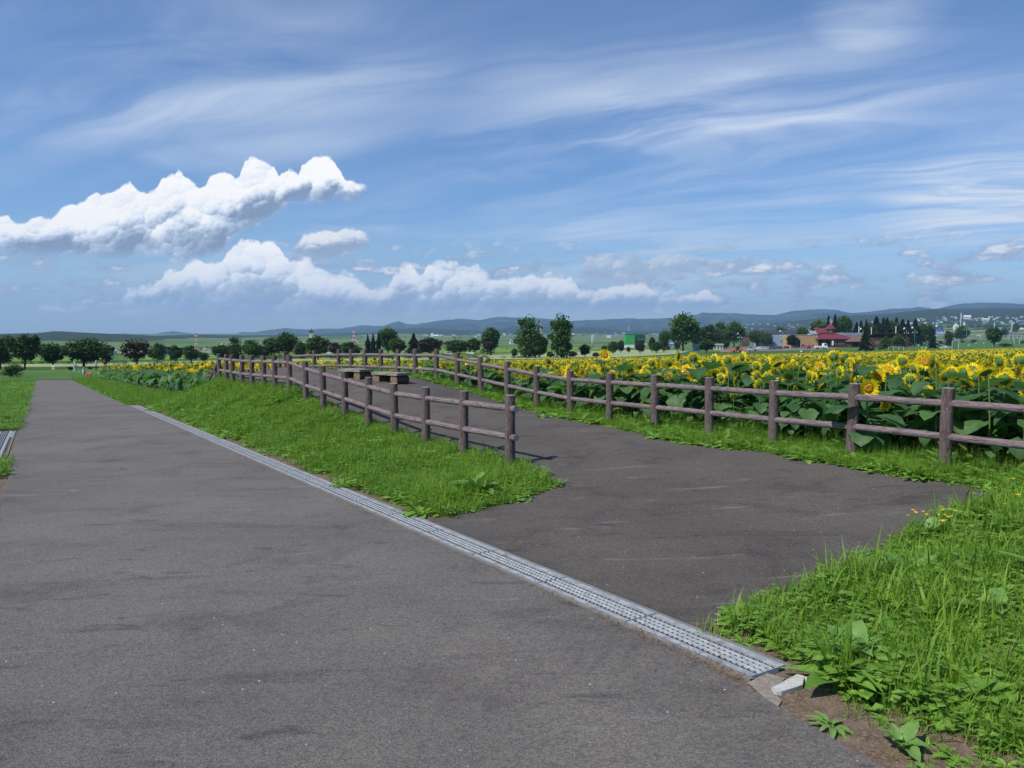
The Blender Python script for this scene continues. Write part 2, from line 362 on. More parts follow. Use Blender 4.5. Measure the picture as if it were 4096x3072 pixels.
def soilc(x, p):
    a = x.noise(p, 9, 6, .65); b = x.noise(p, 60, 4, .7)
    c = x.mix(x.ss(a, .3, .7), (.085, .058, .040), (.17, .125, .09)); c = x.mix(x.ss(b, .45, .7), c, (.24, .19, .14))
    return c, b
def groundm(x):
    """one sheet to the horizon: soil near, meadow, paddies and fields in the valley, forest on the hills"""
    p = wpos(x); c, b = soilc(x, p)
    px, py, pz = x.sep(p); flat = x.xyz(px, py, 0)
    grass = x.mix(x.ss(x.noise(p, .35, 5, .6), .35, .65), (.048, .105, .020), (.085, .150, .032))
    r = x.v('LENGTH', flat)
    gm = x.m('MAXIMUM', x.ss(r, 28, 40), x.ss(x.noise(p, 2.2, 4, .6), .62, .7, 0, .5))
    c = x.mix(gm, c, grass)
    # field strips
    fv = rotv(x, flat, rad(17)); fx, fy, _ = x.sep(fv)
    q = x.xyz(x.m('MULTIPLY', fx, 0.35), fy, 0)
    cell = x.vor(q, 1 / 60, out=1, metric='CHEBYCHEV'); cs = x.sep(cell)
    cr = x.new('ShaderNodeValToRGB'); x.put(cr.inputs[0], cs[0]); cr.color_ramp.interpolation = 'CONSTANT'; e = cr.color_ramp.elements
    pal = [(0, (.085, .155, .045)), (.22, (.115, .190, .055)), (.42, (.055, .115, .030)), (.52, (.140, .210, .075)), (.68, (.075, .150, .045)), (.78, (.22, .26, .11)), (.86, (.29, .22, .12)), (.92, (.05, .10, .03)), (.97, (.33, .32, .22))]
    e[0].position, e[0].color = pal[0][0], (*pal[0][1], 1); e[1].position, e[1].color = pal[1][0], (*pal[1][1], 1)
    for (t_, cc) in pal[2:]: n = e.new(t_); n.color = (*cc, 1)
    fld = x.mix(x.ss(x.noise(p, .05, 4, .6), .3, .7, 0, .35), cr.outputs[0], (.05, .10, .03))
    c = x.mix(x.ss(r, 330, 350), c, fld)
    at = x.new('ShaderNodeAttribute'); at.attribute_name = 'hill'; t = at.outputs['Fac']
    n2 = x.noise(flat, 1 / 420, 5, .6); n3 = x.noise(flat, 1 / 26, 5, .7)
    forest = x.mix(x.ss(n3, .35, .66), (.012, .026, .014), (.040, .070, .028))
    fm = x.m('MULTIPLY', x.ss(x.m('ADD', t, x.m('MULTIPLY', x.m('SUBTRACT', n2, .5), 1.1)), .28, .34), x.ss(t, .04, .10))
    c = x.mix(fm, c, forest)
    return pbsdf(x, c, .95, .1, bump=b, bs=.6, bd=.012)
def rotv(x, v, a):
    n = x.new('ShaderNodeMapping'); x.put(n.inputs[0], v); n.inputs['Rotation'].default_value = (0, 0, a); return n.outputs[0]
M_GROUND = mat('ground', groundm)
def woodm(name, c0, c1, c2, along='Z', sc=1.0):
    def b(x):
        o = ocoord(x); px, py, pz = x.sep(o); oi = x.new('ShaderNodeObjectInfo').outputs['Random']
        k = dict(X=(.22, 1, 1), Z=(1, 1, .22))[along]
        q = x.v('ADD', x.v('MULTIPLY', o, k), x.xyz(x.m('MULTIPLY', oi, 9.0), 0, x.m('MULTIPLY', oi, 5.0)))
        rdg = x.noise(q, 42 * sc, 5, .62, 1.2); fine = x.noise(q, 160 * sc, 3, .6); big = x.noise(o, 5, 3, .5)
        c = x.mix(x.ss(rdg, .34, .60), c0, c1); c = x.mix(x.ss(big, .4, .75, 0, .5), c, c2)
        c = x.mix(x.m('MULTIPLY', oi, .30), c, x.mix(1.0, c, (1.12, 1.16, 1.22), 'MULTIPLY'))
        c = x.mix(x.ss(x.noise(o, 3.1, 6, .7), .66, .72, 0, .5), c, (.40, .38, .34))
        return pbsdf(x, c, .82, .25, bump=x.m('ADD', rdg, x.m('MULTIPLY', fine, .3)), bs=1.0, bd=.02)
    return mat(name, b)
M_POST = woodm('log_post', (.066, .046, .044), (.175, .130, .126), (.140, .108, .106))
M_RAIL = woodm('log_rail', (.090, .066, .066), (.235, .186, .190), (.200, .160, .166), 'X')
M_LOGEND = plain('log_end', (.30, .27, .27), .85, .2, var=.2, sc=30)
def dirt(x, c): return x.mix(x.ss(x.noise(wpos(x), 5.5, 7, .72), .52, .70, 0, .75), c, (.15, .115, .085))
M_STEEL = mat('galvanised', lambda x: pbsdf(x, dirt(x, x.mix(x.ss(x.noise(wpos(x), 14, 5, .6), .35, .68), (.23, .255, .27), (.36, .385, .40))), .6, .4))
M_STEELD = mat('galvanised_bar', lambda x: pbsdf(x, x.mix(x.ss(x.noise(wpos(x), 20, 5, .6), .35, .68), (.34, .37, .385), (.50, .525, .54)), .55, .4))
M_CONC = mat('concrete', lambda x: pbsdf(x, x.mix(x.ss(x.noise(wpos(x), 22, 6, .7), .3, .7), (.17, .145, .12), (.29, .26, .225)), .9, .2, bump=x.noise(wpos(x), 90, 4, .7), bs=.5, bd=.004))
M_CONCW = mat('concrete_pale', lambda x: pbsdf(x, x.mix(x.ss(x.noise(wpos(x), 30, 6, .7), .3, .7), (.34, .335, .31), (.52, .52, .50)), .9, .2, bump=x.noise(wpos(x), 110, 4, .7), bs=.6, bd=.004))
# ================================================================== terrain
GR = 0.0384; UX, UY = -0.5236, 0.8520
TS = [-400, 0, 100, 150, 200, 300, 450, 800, 1500, 3000, 8000, 30000]
TZ = [15, 0, -3.84, -5.35, -6.4, -8.1, -10.4, -14.2, -18.2, -21.5, -26, -30]
def sv(x, y): return UX * x + UY * y, UY * x - UX * y
def xy(s, v): return UX * s + UY * v, UY * s - UX * v
def plane(x, y): return np.interp(UX * np.asarray(x) + UY * np.asarray(y), TS, TZ)
def dirA(x, y):
    d = ray(x, y); return d[0] / d[1], d[2] / d[1]
def walk(pts, Y0, L=1.36, start=None):
    out = [] if start is None else [start]
    for (x, y) in pts:
        a, e = dirA(x, y)
        if not out: Y = Y0
        else:
            X0, Yp = out[-1][0], out[-1][1]; A = a * a + 1; B = -2 * (a * X0 + Yp); C = X0 * X0 + Yp * Yp - L * L; D = B * B - 4 * A * C
            Y = (-B + math.sqrt(D)) / (2 * A) if D > 0 else -B / (2 * A)
        out.append((a * Y, Y, HCAM + e * Y))
    return out
NP_ = walk([(2039, 1580.5), (1852, 1563.6), (1703, 1548.6), (1578, 1534), (1471, 1509), (1378, 1485.6), (1292, 1463), (1222, 1445), (1156, 1421), (1098, 1421),
            (1053, 1421), (1007, 1421), (965, 1420.5), (930, 1418), (902, 1416.5), (876, 1415)], 10.9)
RP_ = walk([(3789, 1552), (3410, 1534), (3097, 1523), (2840, 1510), (2624, 1500), (2440.7, 1492), (2282.6, 1483), (2149, 1465), (2030, 1445), (1925.5, 1427),
            (1830, 1411.6), (1744, 1396.4), (1661.5, 1396.4), (1590, 1396), (1523.7, 1396.7), (1462.6, 1397), (1406, 1397.5), (1352.8, 1399), (1254.4, 1402.5), (1143, 1407)], 9.4)
dR = np.array(RP_[0]) - np.array(RP_[1])
EXT = [tuple(np.array(RP_[0]) + dR * np.array([1, 1, .6]) * k + np.array([.06, -.04, 0]) * k * k) for k in (1, 2, 3)]
NST = walk([(859, 1457.5), (834, 1503)], 0, 1.40, NP_[-1])[1:]
RST = walk([(1119, 1438), (1083, 1484), (1022, 1482), (994, 1477)], 0, 1.5, RP_[-1])[1:]
def poly_off(pts, d):
    """offset a polyline sideways (positive = to the right of travel)"""
    P_ = np.array([(p[0], p[1]) for p in pts]); t = np.gradient(P_, axis=0); t /= np.linalg.norm(t, axis=1)[:, None]
    return P_ + d * np.stack([t[:, 1], -t[:, 0]], 1)
ctl = []
def ctrl(x, y, off): ctl.append((x, y, off))
for p in NP_: ctrl(p[0], p[1], p[2] - 1.0 - float(plane(p[0], p[1])))
RALL = EXT[::-1] + RP_
for p in RALL: ctrl(p[0], p[1], p[2] - 1.0 - float(plane(p[0], p[1])))
for d, k, k2 in ((1.5, .78, .35), (5, .30, .06), (10, 0, 0)):
    for i_, (q, p) in enumerate(zip(poly_off(RALL, d), RALL)):
        if i_ % 2 == 0 or d < 2: ctrl(q[0], q[1], (k if i_ < 10 else k2) * (p[2] - 1.0 - float(plane(p[0], p[1]))))
for s_ in np.arange(-6, 62, 2.0): ctrl(*xy(s_, 3.55), 0.0)
for s_ in (34, 38, 44):
    for v_ in (5, 8, 12, 18, 26): ctrl(*xy(s_, v_), 0.0)
for q in ((1.5, 7.0, .02), (3.0, 7.0, .05), (5.0, 8.0, .12), (5.2, 6.0, .16), (3.0, 3.6, .10), (6.0, 3.0, .2), (2.3, 5.2, .03), (8, 6, .22), (4, 1, .15), (1.2, 9.3, .08)): ctrl(*q)
ctl = np.array(ctl)
def _k(r2): return 0.5 * r2 * np.log(r2 + 1e-9)
_n = len(ctl); _d2 = ((ctl[:, None, :2] - ctl[None, :, :2]) ** 2).sum(-1)
_A = np.zeros((_n + 3, _n + 3)); _A[:_n, :_n] = _k(_d2) + np.eye(_n) * 0.15; _A[:_n, _n] = 1; _A[:_n, _n + 1:] = ctl[:, :2]; _A[_n:, :_n] = _A[:_n, _n:].T
_w = np.linalg.solve(_A, np.concatenate([ctl[:, 2], np.zeros(3)]))
def sstep(x, a, b): t = np.clip((x - a) / (b - a), 0, 1); return t * t * (3 - 2 * t)
# hill ridges seen along the horizon (px x, px y), turned into heights over distance
HR = [(-2500, 1335), (-600, 1338), (0, 1340), (150, 1337), (225, 1327), (300, 1331), (450, 1338), (620, 1342), (800, 1341), (1000, 1345), (1250, 1342), (1450, 1330), (1640, 1315), (1800, 1318), (1900, 1322), (2000, 1316),
      (2070, 1308), (2320, 1312), (2500, 1322), (2700, 1316), (2920, 1304), (3080, 1288), (3296, 1270), (3440, 1265), (3550, 1260), (3640, 1249), (3750, 1240), (3875, 1243), (4096, 1234), (4600, 1225), (7000, 1230)]
FR = [(-2500, 1335), (300, 1345), (470, 1338), (500, 1331), (530, 1338), (610, 1340), (650, 1328), (697, 1323), (740, 1330), (790, 1341), (873, 1334), (925, 1339), (964, 1328), (1020, 1329), (1080, 1319), (1134, 1313), (1224, 1317),
      (1315, 1314), (1376, 1312), (1448, 1300), (1500, 1305), (1537, 1303), (1570, 1290), (1595, 1284), (1631, 1298), (1682, 1295), (1762, 1281), (1852, 1275), (1917, 1281), (1979, 1269), (2015, 1268), (2087, 1270), (2195, 1276),
      (2270, 1285), (2353, 1280), (2498, 1274), (2606, 1275), (2668, 1272), (2747, 1268), (2810, 1251), (2925, 1252), (2998, 1256), (3099, 1260), (3160, 1245), (3287, 1236), (3350, 1240), (3404, 1252), (3470, 1248), (3585, 1234), (3686, 1229),
      (3730, 1236), (3802, 1225), (3857, 1213), (3965, 1209), (4096, 1216), (4600, 1210), (7000, 1225)]
def prof(tab):
    az = np.array([azel(x, y)[0] for x, y in tab]); te = np.array([math.tan(azel(x, y)[1]) for x, y in tab]); return az, te
HAZ, HTE = prof(HR); FAZ, FTE = prof(FR)
XA = [azel(x, 1325)[0] for x in (-600, 500, 1300, 2600, 3300, 4600)]
HR0 = [1000, 1150, 3200, 3600, 1700, 1500]; HR1 = [2200, 2300, 5200, 5600, 4700, 4400]
def hillz(x, y):
    r = np.hypot(x, y); az = np.arctan2(x, y); r0 = np.interp(az, XA, HR0); r1 = np.interp(az, XA, HR1)
    zr = HCAM + np.interp(az, HAZ, HTE) * r1 + (vnoise(x, y, 1 / 300., 3) - .5) * 16 * (r / 4000)
    t = (r - r0) / (r1 - r0); zb = np.interp(r1, TS, TZ) 
    amp = np.maximum(zr - zb, 2.0)
    up = np.clip(t, 0, 1); h = amp * (0.35 * up + 0.65 * sstep(up, 0, 1)) * np.where(t > 1, np.clip(1 - (t - 1) * 1.2, 0, 1), 1)
    h = h * (1 - 0.25 * np.sin(np.clip(up, 0, 1) * math.pi) * vnoise(x, y, 1 / 500., 5))
    return h, up * (t < 2)
def zt(x, y):
    x = np.asarray(x, float); y = np.asarray(y, float); shp = x.shape; x = x.ravel(); y = y.ravel()
    z = plane(x, y); s_, v_ = sv(x, y)
    m = (v_ > 3.4) & (s_ < 56) & (s_ > -14) & (v_ < 34)
    if m.any():
        xm, ym = x[m], y[m]; o = np.zeros(len(xm))
        for i in range(0, len(xm), 20000):
            a, b = xm[i:i + 20000], ym[i:i + 20000]
            o[i:i + 20000] = _k((a[:, None] - ctl[None, :, 0]) ** 2 + (b[:, None] - ctl[None, :, 1]) ** 2) @ _w[:_n] + _w[_n] + _w[_n + 1] * a + _w[_n + 2] * b
        o *= sstep(v_[m], 3.47, 3.9) * (1 - sstep(s_[m], 42, 54)) * (1 - sstep(v_[m], 22, 32)) * sstep(s_[m], -13, -6)
        z = z.copy(); z[m] += o
    far = np.hypot(x, y) > 900
    if far.any(): z = z.copy(); z[far] += hillz(x[far], y[far])[0]
    return z.reshape(shp)
def z1(x, y): return float(zt(np.array([x]), np.array([y]))[0])
_Yg = np.concatenate([np.geomspace(1.5, 120, 160), np.geomspace(121, 6500, 260)])
def hit(px, py):
    """where the view ray through a photo pixel meets the ground"""
    a, e = dirA(px, py); g = zt(a * _Yg, _Yg) - (HCAM + e * _Yg); k = np.argmax(g > 0)
    if g[k] <= 0: k = len(_Yg) - 1
    lo, hi = (_Yg[k - 1], _Yg[k]) if k else (_Yg[0], _Yg[0])
    for _ in range(18):
        mid = (lo + hi) / 2
        if z1(a * mid, mid) > HCAM + e * mid: hi = mid
        else: lo = mid
    return a * hi, hi, z1(a * hi, hi)
def inpoly(x, y, poly):
    x = np.asarray(x); y = np.asarray(y); c = np.zeros(x.shape, bool); n = len(poly); j = n - 1
    for i in range(n):
        xi, yi = poly[i][0], poly[i][1]; xj, yj = poly[j][0], poly[j][1]
        with np.errstate(divide='ignore', invalid='ignore'):
            c ^= ((yi > y) != (yj > y)) & (x < (xj - xi) * (y - yi) / (yj - yi + 1e-30) + xi)
        j = i
    return c
def resample(poly, step, amp=0.0, seed=1, closed=True):
    out = []; n = len(poly)
    for i in range(n if closed else n - 1):
        a = np.array(poly[i][:2], float); b = np.array(poly[(i + 1) % n][:2], float); L = np.linalg.norm(b - a); k = max(1, int(L / step))
        for t in range(k): out.append(a + (b - a) * t / k)
    if not closed: out.append(np.array(poly[-1][:2], float))
    out = np.array(out)
    if amp:
        out = out + amp * np.stack([(vnoise(out[:, 0], out[:, 1], 1.7, seed) - .5) * 2 + (vnoise(out[:, 0], out[:, 1], 6, seed + 1) - .5), (vnoise(out[:, 0], out[:, 1], 1.7, seed + 2) - .5) * 2 + (vnoise(out[:, 0], out[:, 1], 6, seed + 3) - .5)], 1)
    return out
def sheet(name, poly, step, dz, material, extra=None, thick=0.0, **kw):
    """a sheet draped over the ground inside a polygon"""
    poly = np.array([(p[0], p[1]) for p in poly]); x0, y0 = poly.min(0); x1, y1 = poly.max(0)
    gx, gy = np.meshgrid(np.arange(x0, x1, step), np.arange(y0, y1, step)); gx = gx.ravel() + RNG.uniform(-.2, .2, gx.size) * step; gy = gy.ravel() + RNG.uniform(-.2, .2, gy.size) * step
    k = inpoly(gx, gy, poly); pts = [Vector(p) for p in poly] + [Vector((a, b)) for a, b in zip(gx[k], gy[k])]
    n = len(poly); r = geometry.delaunay_2d_cdt(pts, [(i, (i + 1) % n) for i in range(n)], [], 0, 1e-5)
    V = np.array([(v.x, v.y) for v in r[0]]); T = np.array([f for f in r[2] if len(f) == 3]); c = V[T].mean(1); T = T[inpoly(c[:, 0], c[:, 1], poly)]
    z = zt(V[:, 0], V[:, 1]) + dz
    return link(name, mk(name, np.column_stack([V, z]), None, T, [material]), **(kw or dict(kind='structure')))
def P2(l): return [hit(*p)[:2] for p in l]
# drains: (s0, s1, v0, v1)
DR = (2.66, 35.2, 3.085, 3.395); DL = (16.9, 24.1, -0.97, -0.60)
def rect(s0, s1, v0, v1): return [xy(s0, v0), xy(s1, v0), xy(s1, v1), xy(s0, v1)]
def build_ground():
    pts = []; edges = []
    gx, gy = np.meshgrid(np.arange(-34, 26, .42), np.arange(-8, 42, .42)); gx = gx.ravel(); gy = gy.ravel()
    pts += list(zip(gx + RNG.uniform(-.06, .06, gx.size), gy + RNG.uniform(-.06, .06, gy.size)))
    holes = []
    for d in (DR, DL):
        e = 0.012; pl = resample(rect(d[0] - e, d[1] + e, d[2] - e, d[3] + e), .5); holes.append(pl); k = len(pts); n = len(pl)
        pts += [tuple(p) for p in pl]; edges += [(k + i, k + (i + 1) % n) for i in range(n)]
    for r in np.geomspace(44, 9800, 120):
        azs = np.concatenate([np.radians(np.arange(-50, 50, .55)), np.radians(np.arange(50, 310, 6.0))])
        for a in azs: 
            X_, Y_ = r * math.sin(a), r * math.cos(a)
            if not (-34 < X_ < 26 and -8 < Y_ < 42): pts.append((X_, Y_))
    for r in (16, 26, 36):
        for a in np.radians(np.arange(100, 270, 12.0)): pts.append((r * math.sin(a), r * math.cos(a) - 8))
    r = geometry.delaunay_2d_cdt([Vector(p) for p in pts], edges, [], 0, 1e-6)
    V = np.array([(v.x, v.y) for v in r[0]]); T = np.array([f for f in r[2] if len(f) == 3]); c = V[T].mean(1); k = np.ones(len(T), bool)
    for h in holes: k &= ~inpoly(c[:, 0], c[:, 1], h)
    T = T[k]; z = zt(V[:, 0], V[:, 1]) - 0.012
    me = mk('ground', np.column_stack([V, z]), None, T, [M_GROUND], smooth=True)
    hl = np.where(np.hypot(V[:, 0], V[:, 1]) > 900, hillz(V[:, 0], V[:, 1])[1], 0.0)
    at = me.attributes.new('hill', 'FLOAT', 'POINT'); at.data.foreach_set('value', hl.astype(np.float32))
    link('ground', me, kind='structure')
build_ground()
# far mountain range, a real ridge nine kilometres off
def build_mountains():
    for nm, r0, r1, r2, dr, dy, sd in (('mountains', 8300, 9300, 9900, 0, 0, 2), ('mountains', 6700, 7500, 8300, .55, 0, 9)):
        az = np.radians(np.arange(-52, 52, .11)); ts = np.concatenate([np.linspace(0, 1, 15), np.linspace(1.1, 1.6, 4)])
        te = np.interp(az, FAZ, FTE)
        if dr:
            te = np.minimum(te - .0045, np.interp(az, HAZ, HTE) * .25 + te * .75 - .003) + .0035 * (vnoise(az, az * 0, 38, 4) - .5)
        V = []
        for t in ts:
            r = r0 + (r1 - r0) * t; zr = HCAM + (te + .0011 * (vnoise(az, az * 0, 150, sd) - .5) + .0006 * (vnoise(az, az * 0, 500, sd) - .5)) * r1
            f = (t if t <= 1 else 1 - (t - 1) * 1.4); rg = (vnoise(az * 60, np.full_like(az, t * 3), 1.3, sd) - .5) * .34 + (vnoise(az * 160, np.full_like(az, t * 5), 1.3, sd) - .5) * .16
            f2 = f + rg * math.sin(min(max(f, 0), 1) * math.pi)
            z = -40 + (zr + 40) * f2; V.append(np.stack([r * np.sin(az), r * np.cos(az), z], 1))
        V = np.array(V); m, n = V.shape[:2]; i, j = np.meshgrid(np.arange(m - 1), np.arange(n - 1), indexing='ij'); a = (i * n + j).ravel()
        Q = np.stack([a, a + 1, a + n + 1, a + n], 1)
        link(nm, mk(nm, V.reshape(-1, 3), Q, None, [mat('mountain', lambda x: pbsdf(x, x.mix(x.ss(x.noise(wpos(x), 1 / 150, 6, .65), .4, .66), (.018, .040, .022), (.065, .085, .045)), .95, .05))], smooth=True), kind='structure')
build_mountains()
# ------------------------------------------------------------------ roads and paths
def road_edge(vf, s_list, amp, seed):
    q = resample([xy(s_, vf(s_)) for s_ in s_list], .22, 0, closed=False); s_, v_ = sv(q[:, 0], q[:, 1])
    v_ = v_ + amp * ((vnoise(s_, s_ * 0, 1.1, seed) - .5) * 2 + (vnoise(s_, s_ * 0, 5.5, seed + 1) - .5)); return [xy(a, b) for a, b in zip(s_, v_)]
sl_ = np.concatenate([np.arange(-9, 3, 1.0), np.arange(3, 110.5, 1.5)])
le = road_edge(lambda s_: np.interp(s_, [-9, 10, 16.5, 25, 40, 110], [-.40, -.47, -.52, -.52, -.5, -.42]), sl_, .045, 3)
re_ = road_edge(lambda s_: np.interp(s_, [-9, 0, 1.8, 2.6, 3, 35, 36, 110], [2.3, 2.62, 2.84, 3.03, 3.055, 3.055, 3.0, 3.08]), sl_, .014, 5)
sheet('road', le + re_[::-1], 0.9, 0.004, M_ASPH)
NI = poly_off(NP_, .20); RI = poly_off(RP_, -.42)
PL = P2([(1750, 2075), (1900, 2045), (2080, 2005), (2227, 1944), (2170, 1905), (2129, 1886)]) + [tuple(p) for p in NI] + [xy(31.3, 6.6), xy(33.8, 7.0)]
PR = P2([(2821, 2537), (2870, 2490), (2955, 2440), (3075, 2412), (3180, 2362), (3310, 2310), (3405, 2250), (3505, 2208), (3585, 2174), (3715, 2122), (3885, 2066), (4040, 1988), (3817, 1934), (3580, 1904), (3411, 1873), (3209, 1843), (3073, 1812), (2837, 1789), (2701, 1768),
         (2600, 1745)]) + [tuple(p) for p in RI[5:18]] + [tuple(p) for p in poly_off(RP_, -.3)[18:]] + [xy(33.5, 9.2)]
bl = [tuple(p) for p in resample(PL, .2, .02, 4, False)]; br = [tuple(p) for p in resample(PR, .2, .03, 7, False)]
dline = [xy(s_, 3.405) for s_ in np.linspace(sv(*PR[0])[0], sv(*PL[0])[0], 24)]
PATH = bl[1:] + br[::-1][:-1] + dline
sheet('path', PATH, 0.35, 0.008, M_ASPH2)
sheet('side_path', resample([xy(33.4, 3.5), xy(33.6, 9), xy(35.4, 9), xy(35.0, 3.5)], .3, .03, 9), .4, .014, M_ASPH2)
sheet('side_path', resample([xy(92, -14), xy(92.5, -.55), xy(98.5, -.55), xy(98, -14)], .8, .05, 9), .9, .012, M_ASPH2)
sheet('concrete_apron', resample(P2([(2990, 2728), (3072, 2690), (3145, 2712), (3088, 2768), (3130, 2800), (3110, 2830), (3060, 2790)]), .05, .012, 3), .08, -.004, M_CONC)
# ------------------------------------------------------------------ drain channels and grates
def channel(d):
    s0, s1, v0, v1 = d; g = G(); n = int((s1 - s0) / .5) + 1
    sec = [(v0 - .012, .004), (v0 + .022, .004), (v0 + .022, -.17), (v1 - .022, -.17), (v1 - .022, .004), (v1 + .012, .004), (v1 + .012, -.22), (v0 - .012, -.22)]
    V = []
    for s_ in np.linspace(s0 - .01, s1 + .01, n):
        for (v_, z_) in sec: X_, Y_ = xy(s_, v_); V.append((X_, Y_, float(plane(X_, Y_)) + z_))
    k = len(sec); Q = [(i * k + j, i * k + (j + 1) % k, (i + 1) * k + (j + 1) % k, (i + 1) * k + j) for i in range(n - 1) for j in range(k)]
    g.add(V, Q); link('drain_channel', g.mesh('drain_channel', [mat('channel', lambda x: pbsdf(x, x.mix(x.noise(wpos(x), 8, 5, .6), (.12, .115, .105), (.24, .23, .215)), .9, .2))]), kind='structure')
channel(DR); channel(DL)
W_ = DR[3] - DR[2] - .05
gf = G(); L_ = 0.99
gf.box(0, L_, 0, .040, -.012, .0); gf.box(0, L_, W_ - .050, W_, -.012, .0); gf.box(0, .006, .040, W_ - .050, -.03, -.001); gf.box(L_ - .006, L_, .040, W_ - .050, -.03, -.001)
gb = G()
for k in range(3):
    c = .040 + (W_ - .09) * (k + 1) / 4; gb.box(.006, L_ - .006, c - .0036, c + .0036, -.014, .003)
gc = G()
for k in range(1, 24):
    c = L_ * k / 24; gc.box(c - .0024, c + .0024, .038, W_ - .048, -.03, -.003)
mf, mb_, mc = gf.mesh('grate_frame', [M_STEEL]), gb.mesh('long_bars', [M_STEELD]), gc.mesh('cross_bars', [M_STEEL])
NUMS = ['nearest', 'second', 'third', 'fourth', 'fifth', 'sixth', 'seventh', 'eighth', 'ninth', 'tenth', 'eleventh', 'twelfth', 'thirteenth', 'fourteenth', 'fifteenth', 'sixteenth', 'seventeenth', 'eighteenth', 'nineteenth', 'twentieth']
def grates(d, cnt, lab, grp):
    first = None
    for i in range(cnt):
        s_ = d[0] + .01 + i * (d[1] - d[0] - .02) / cnt; X_, Y_ = xy(s_, d[2] + .025 + (random.random() - .5) * .004)
        if first is None:
            o = first = empty('drain_grate', (0, 0, 0), label='x', cat='drain grate', group=grp)
            link('frame', mf, o); link('long_bars', mb_, o); link('cross_bars', mc, o)
        else: o = copy_tree(first)
        sx = (d[1] - d[0] - .02) / cnt - .012
        M_ = Matrix(((UX, UY, 0), (UY, -UX, 0), (-GR, 0, 1))); o.location = (X_, Y_, float(plane(X_, Y_)) + .006)
        o.rotation_euler = (0, math.atan(GR) , math.atan2(UY, UX)); o.scale = (sx / L_, -1, 1)
        k = NUMS[i] if i < 20 else ('first' if i - 20 == 0 else NUMS[i - 20]) + ' past the twentieth'
        o['label'] = (k + ' ' + lab) if i < 20 else ('pale steel grate panel, ' + k + ', far down the long drain')
grates(DR, 32, 'steel grate panel counted from the near end of the long road drain', 'grate panels of the long drain along the road')
grates(DL, 7, 'steel grate panel of the short drain at the left road edge', 'grate panels of the short drain at the left verge')
cb = G(); bp = P2([(3079, 2759), (3184, 2705), (3205, 2710), (3200, 2745), (3115, 2772), (3100, 2770)]); bq = resample(bp, .025, .016, 5)
zb = z1(*bp[0]); cb.prism([tuple(p) for p in bq], 'z', zb - .05, zb + .012)
tag(link('concrete_slab', cb.mesh('concrete_slab', [M_CONCW])), 'broken pale concrete slab in the soil past the near end of the drain', 'concrete slab')
cb = G(); bp = P2([(3215, 2712), (3250, 2712), (3250, 2724), (3222, 2730)]); cb.prism([tuple(p) for p in resample(bp, .03, .006, 8)], 'z', zb - .05, zb + .010)
tag(link('concrete_piece', cb.mesh('concrete_piece', [M_CONCW])), 'small broken concrete fragment beside the pale slab in the soil', 'concrete fragment')
# ------------------------------------------------------------------ log fences
def log_mesh(name, r, length, axis, seed, mats, segs=None, k=26, amp=.004):
    """a moulded-concrete log: ridged bark all round, cut ends"""
    n = segs or max(6, int(length / .03)); th = np.arange(k) * 2 * math.pi / k; V = []
    for i in range(n + 1):
        t = length * i / n
        rr = r + amp * ((vnoise(th * 3.2, np.full(k, t * 9), 1.3, seed) - .5) * 2 + (vnoise(np.cos(th) * 3 + 4, np.sin(th) * 3 + t * 2.5, 1.4, seed + 3) - .5) * 2.2)
        rr[-1] = (rr[0] + rr[-2]) / 2
        a, b = rr * np.cos(th), rr * np.sin(th); tt = np.full(k, t)
        V.append(np.stack([a, b, tt], 1) if axis == 'Z' else np.stack([tt, a, b], 1))
    V = np.concatenate(V); Q = [(i * k + j, i * k + (j + 1) % k, (i + 1) * k + (j + 1) % k, (i + 1) * k + j) for i in range(n) for j in range(k)]
    g = G(); g.add(V, Q)
    for e, t in ((0, 0.0), (n, length)):
        ring = V[e * k:(e + 1) * k]; c = ring.mean(0, keepdims=True); T = [(k, (j + 1) % k, j) if e == 0 else (k, j, (j + 1) % k) for j in range(k)]
        g.add(np.concatenate([ring, c]), (), T, 1)
    me = g.mesh(name, mats, True)
    fl = np.ones(len(me.polygons), bool); fl[-2 * k:] = False; me.polygons.foreach_set('use_smooth', fl); return me
POSTS = [log_mesh('post', .073, 1.35, 'Z', s_, [M_POST, M_LOGEND], 45) for s_ in (1, 2, 3, 4)]
RAILS = [log_mesh('rail', .0455, 1.0, 'X', s_, [M_RAIL, M_LOGEND], 40, 22, .0028) for s_ in (5, 6, 7)]
def fence(name, pts, label, cat, stub0=0, stub1=0, hs=(.81, .40), post_h=1.0, skip=()):
    root = empty(name, (pts[0][0], pts[0][1], pts[0][2] - post_h), label=label, cat=cat); o_ = Vector(root.location)
    for i, p in enumerate(pts):
        if i not in skip:
            q = link('post', POSTS[i % 4], root); q.location = Vector((p[0], p[1], p[2] - 1.35)) - o_; q.rotation_euler = (rad(random.uniform(-1.1, 1.1)), rad(random.uniform(-1.1, 1.1)), random.uniform(0, 6.28))
        if i + 1 < len(pts):
            a = Vector(p); b = Vector(pts[i + 1]); d = (b - a); L = d.length; u = d / L
            for h in hs:
                s0 = stub0 if i == 0 else .0; s1 = stub1 if i + 2 == len(pts) else .0
                q = link('rail', RAILS[(i + int(h * 10)) % 3], root); st_ = a + Vector((0, 0, h - post_h)) - u * s0
                q.location = st_ - o_; q.rotation_euler = (0, -math.asin(u.z), math.atan2(u.y, u.x)); q.scale = ((L + s0 + s1), 1, 1)
    return root
fence('log_fence', NP_ + NST, 'near brown log fence with cut rail ends on the mound', 'fence', stub0=.17)
fence('log_fence', EXT[::-1] + RP_ + RST, 'long brown log fence along the sunflower field and platform', 'fence')
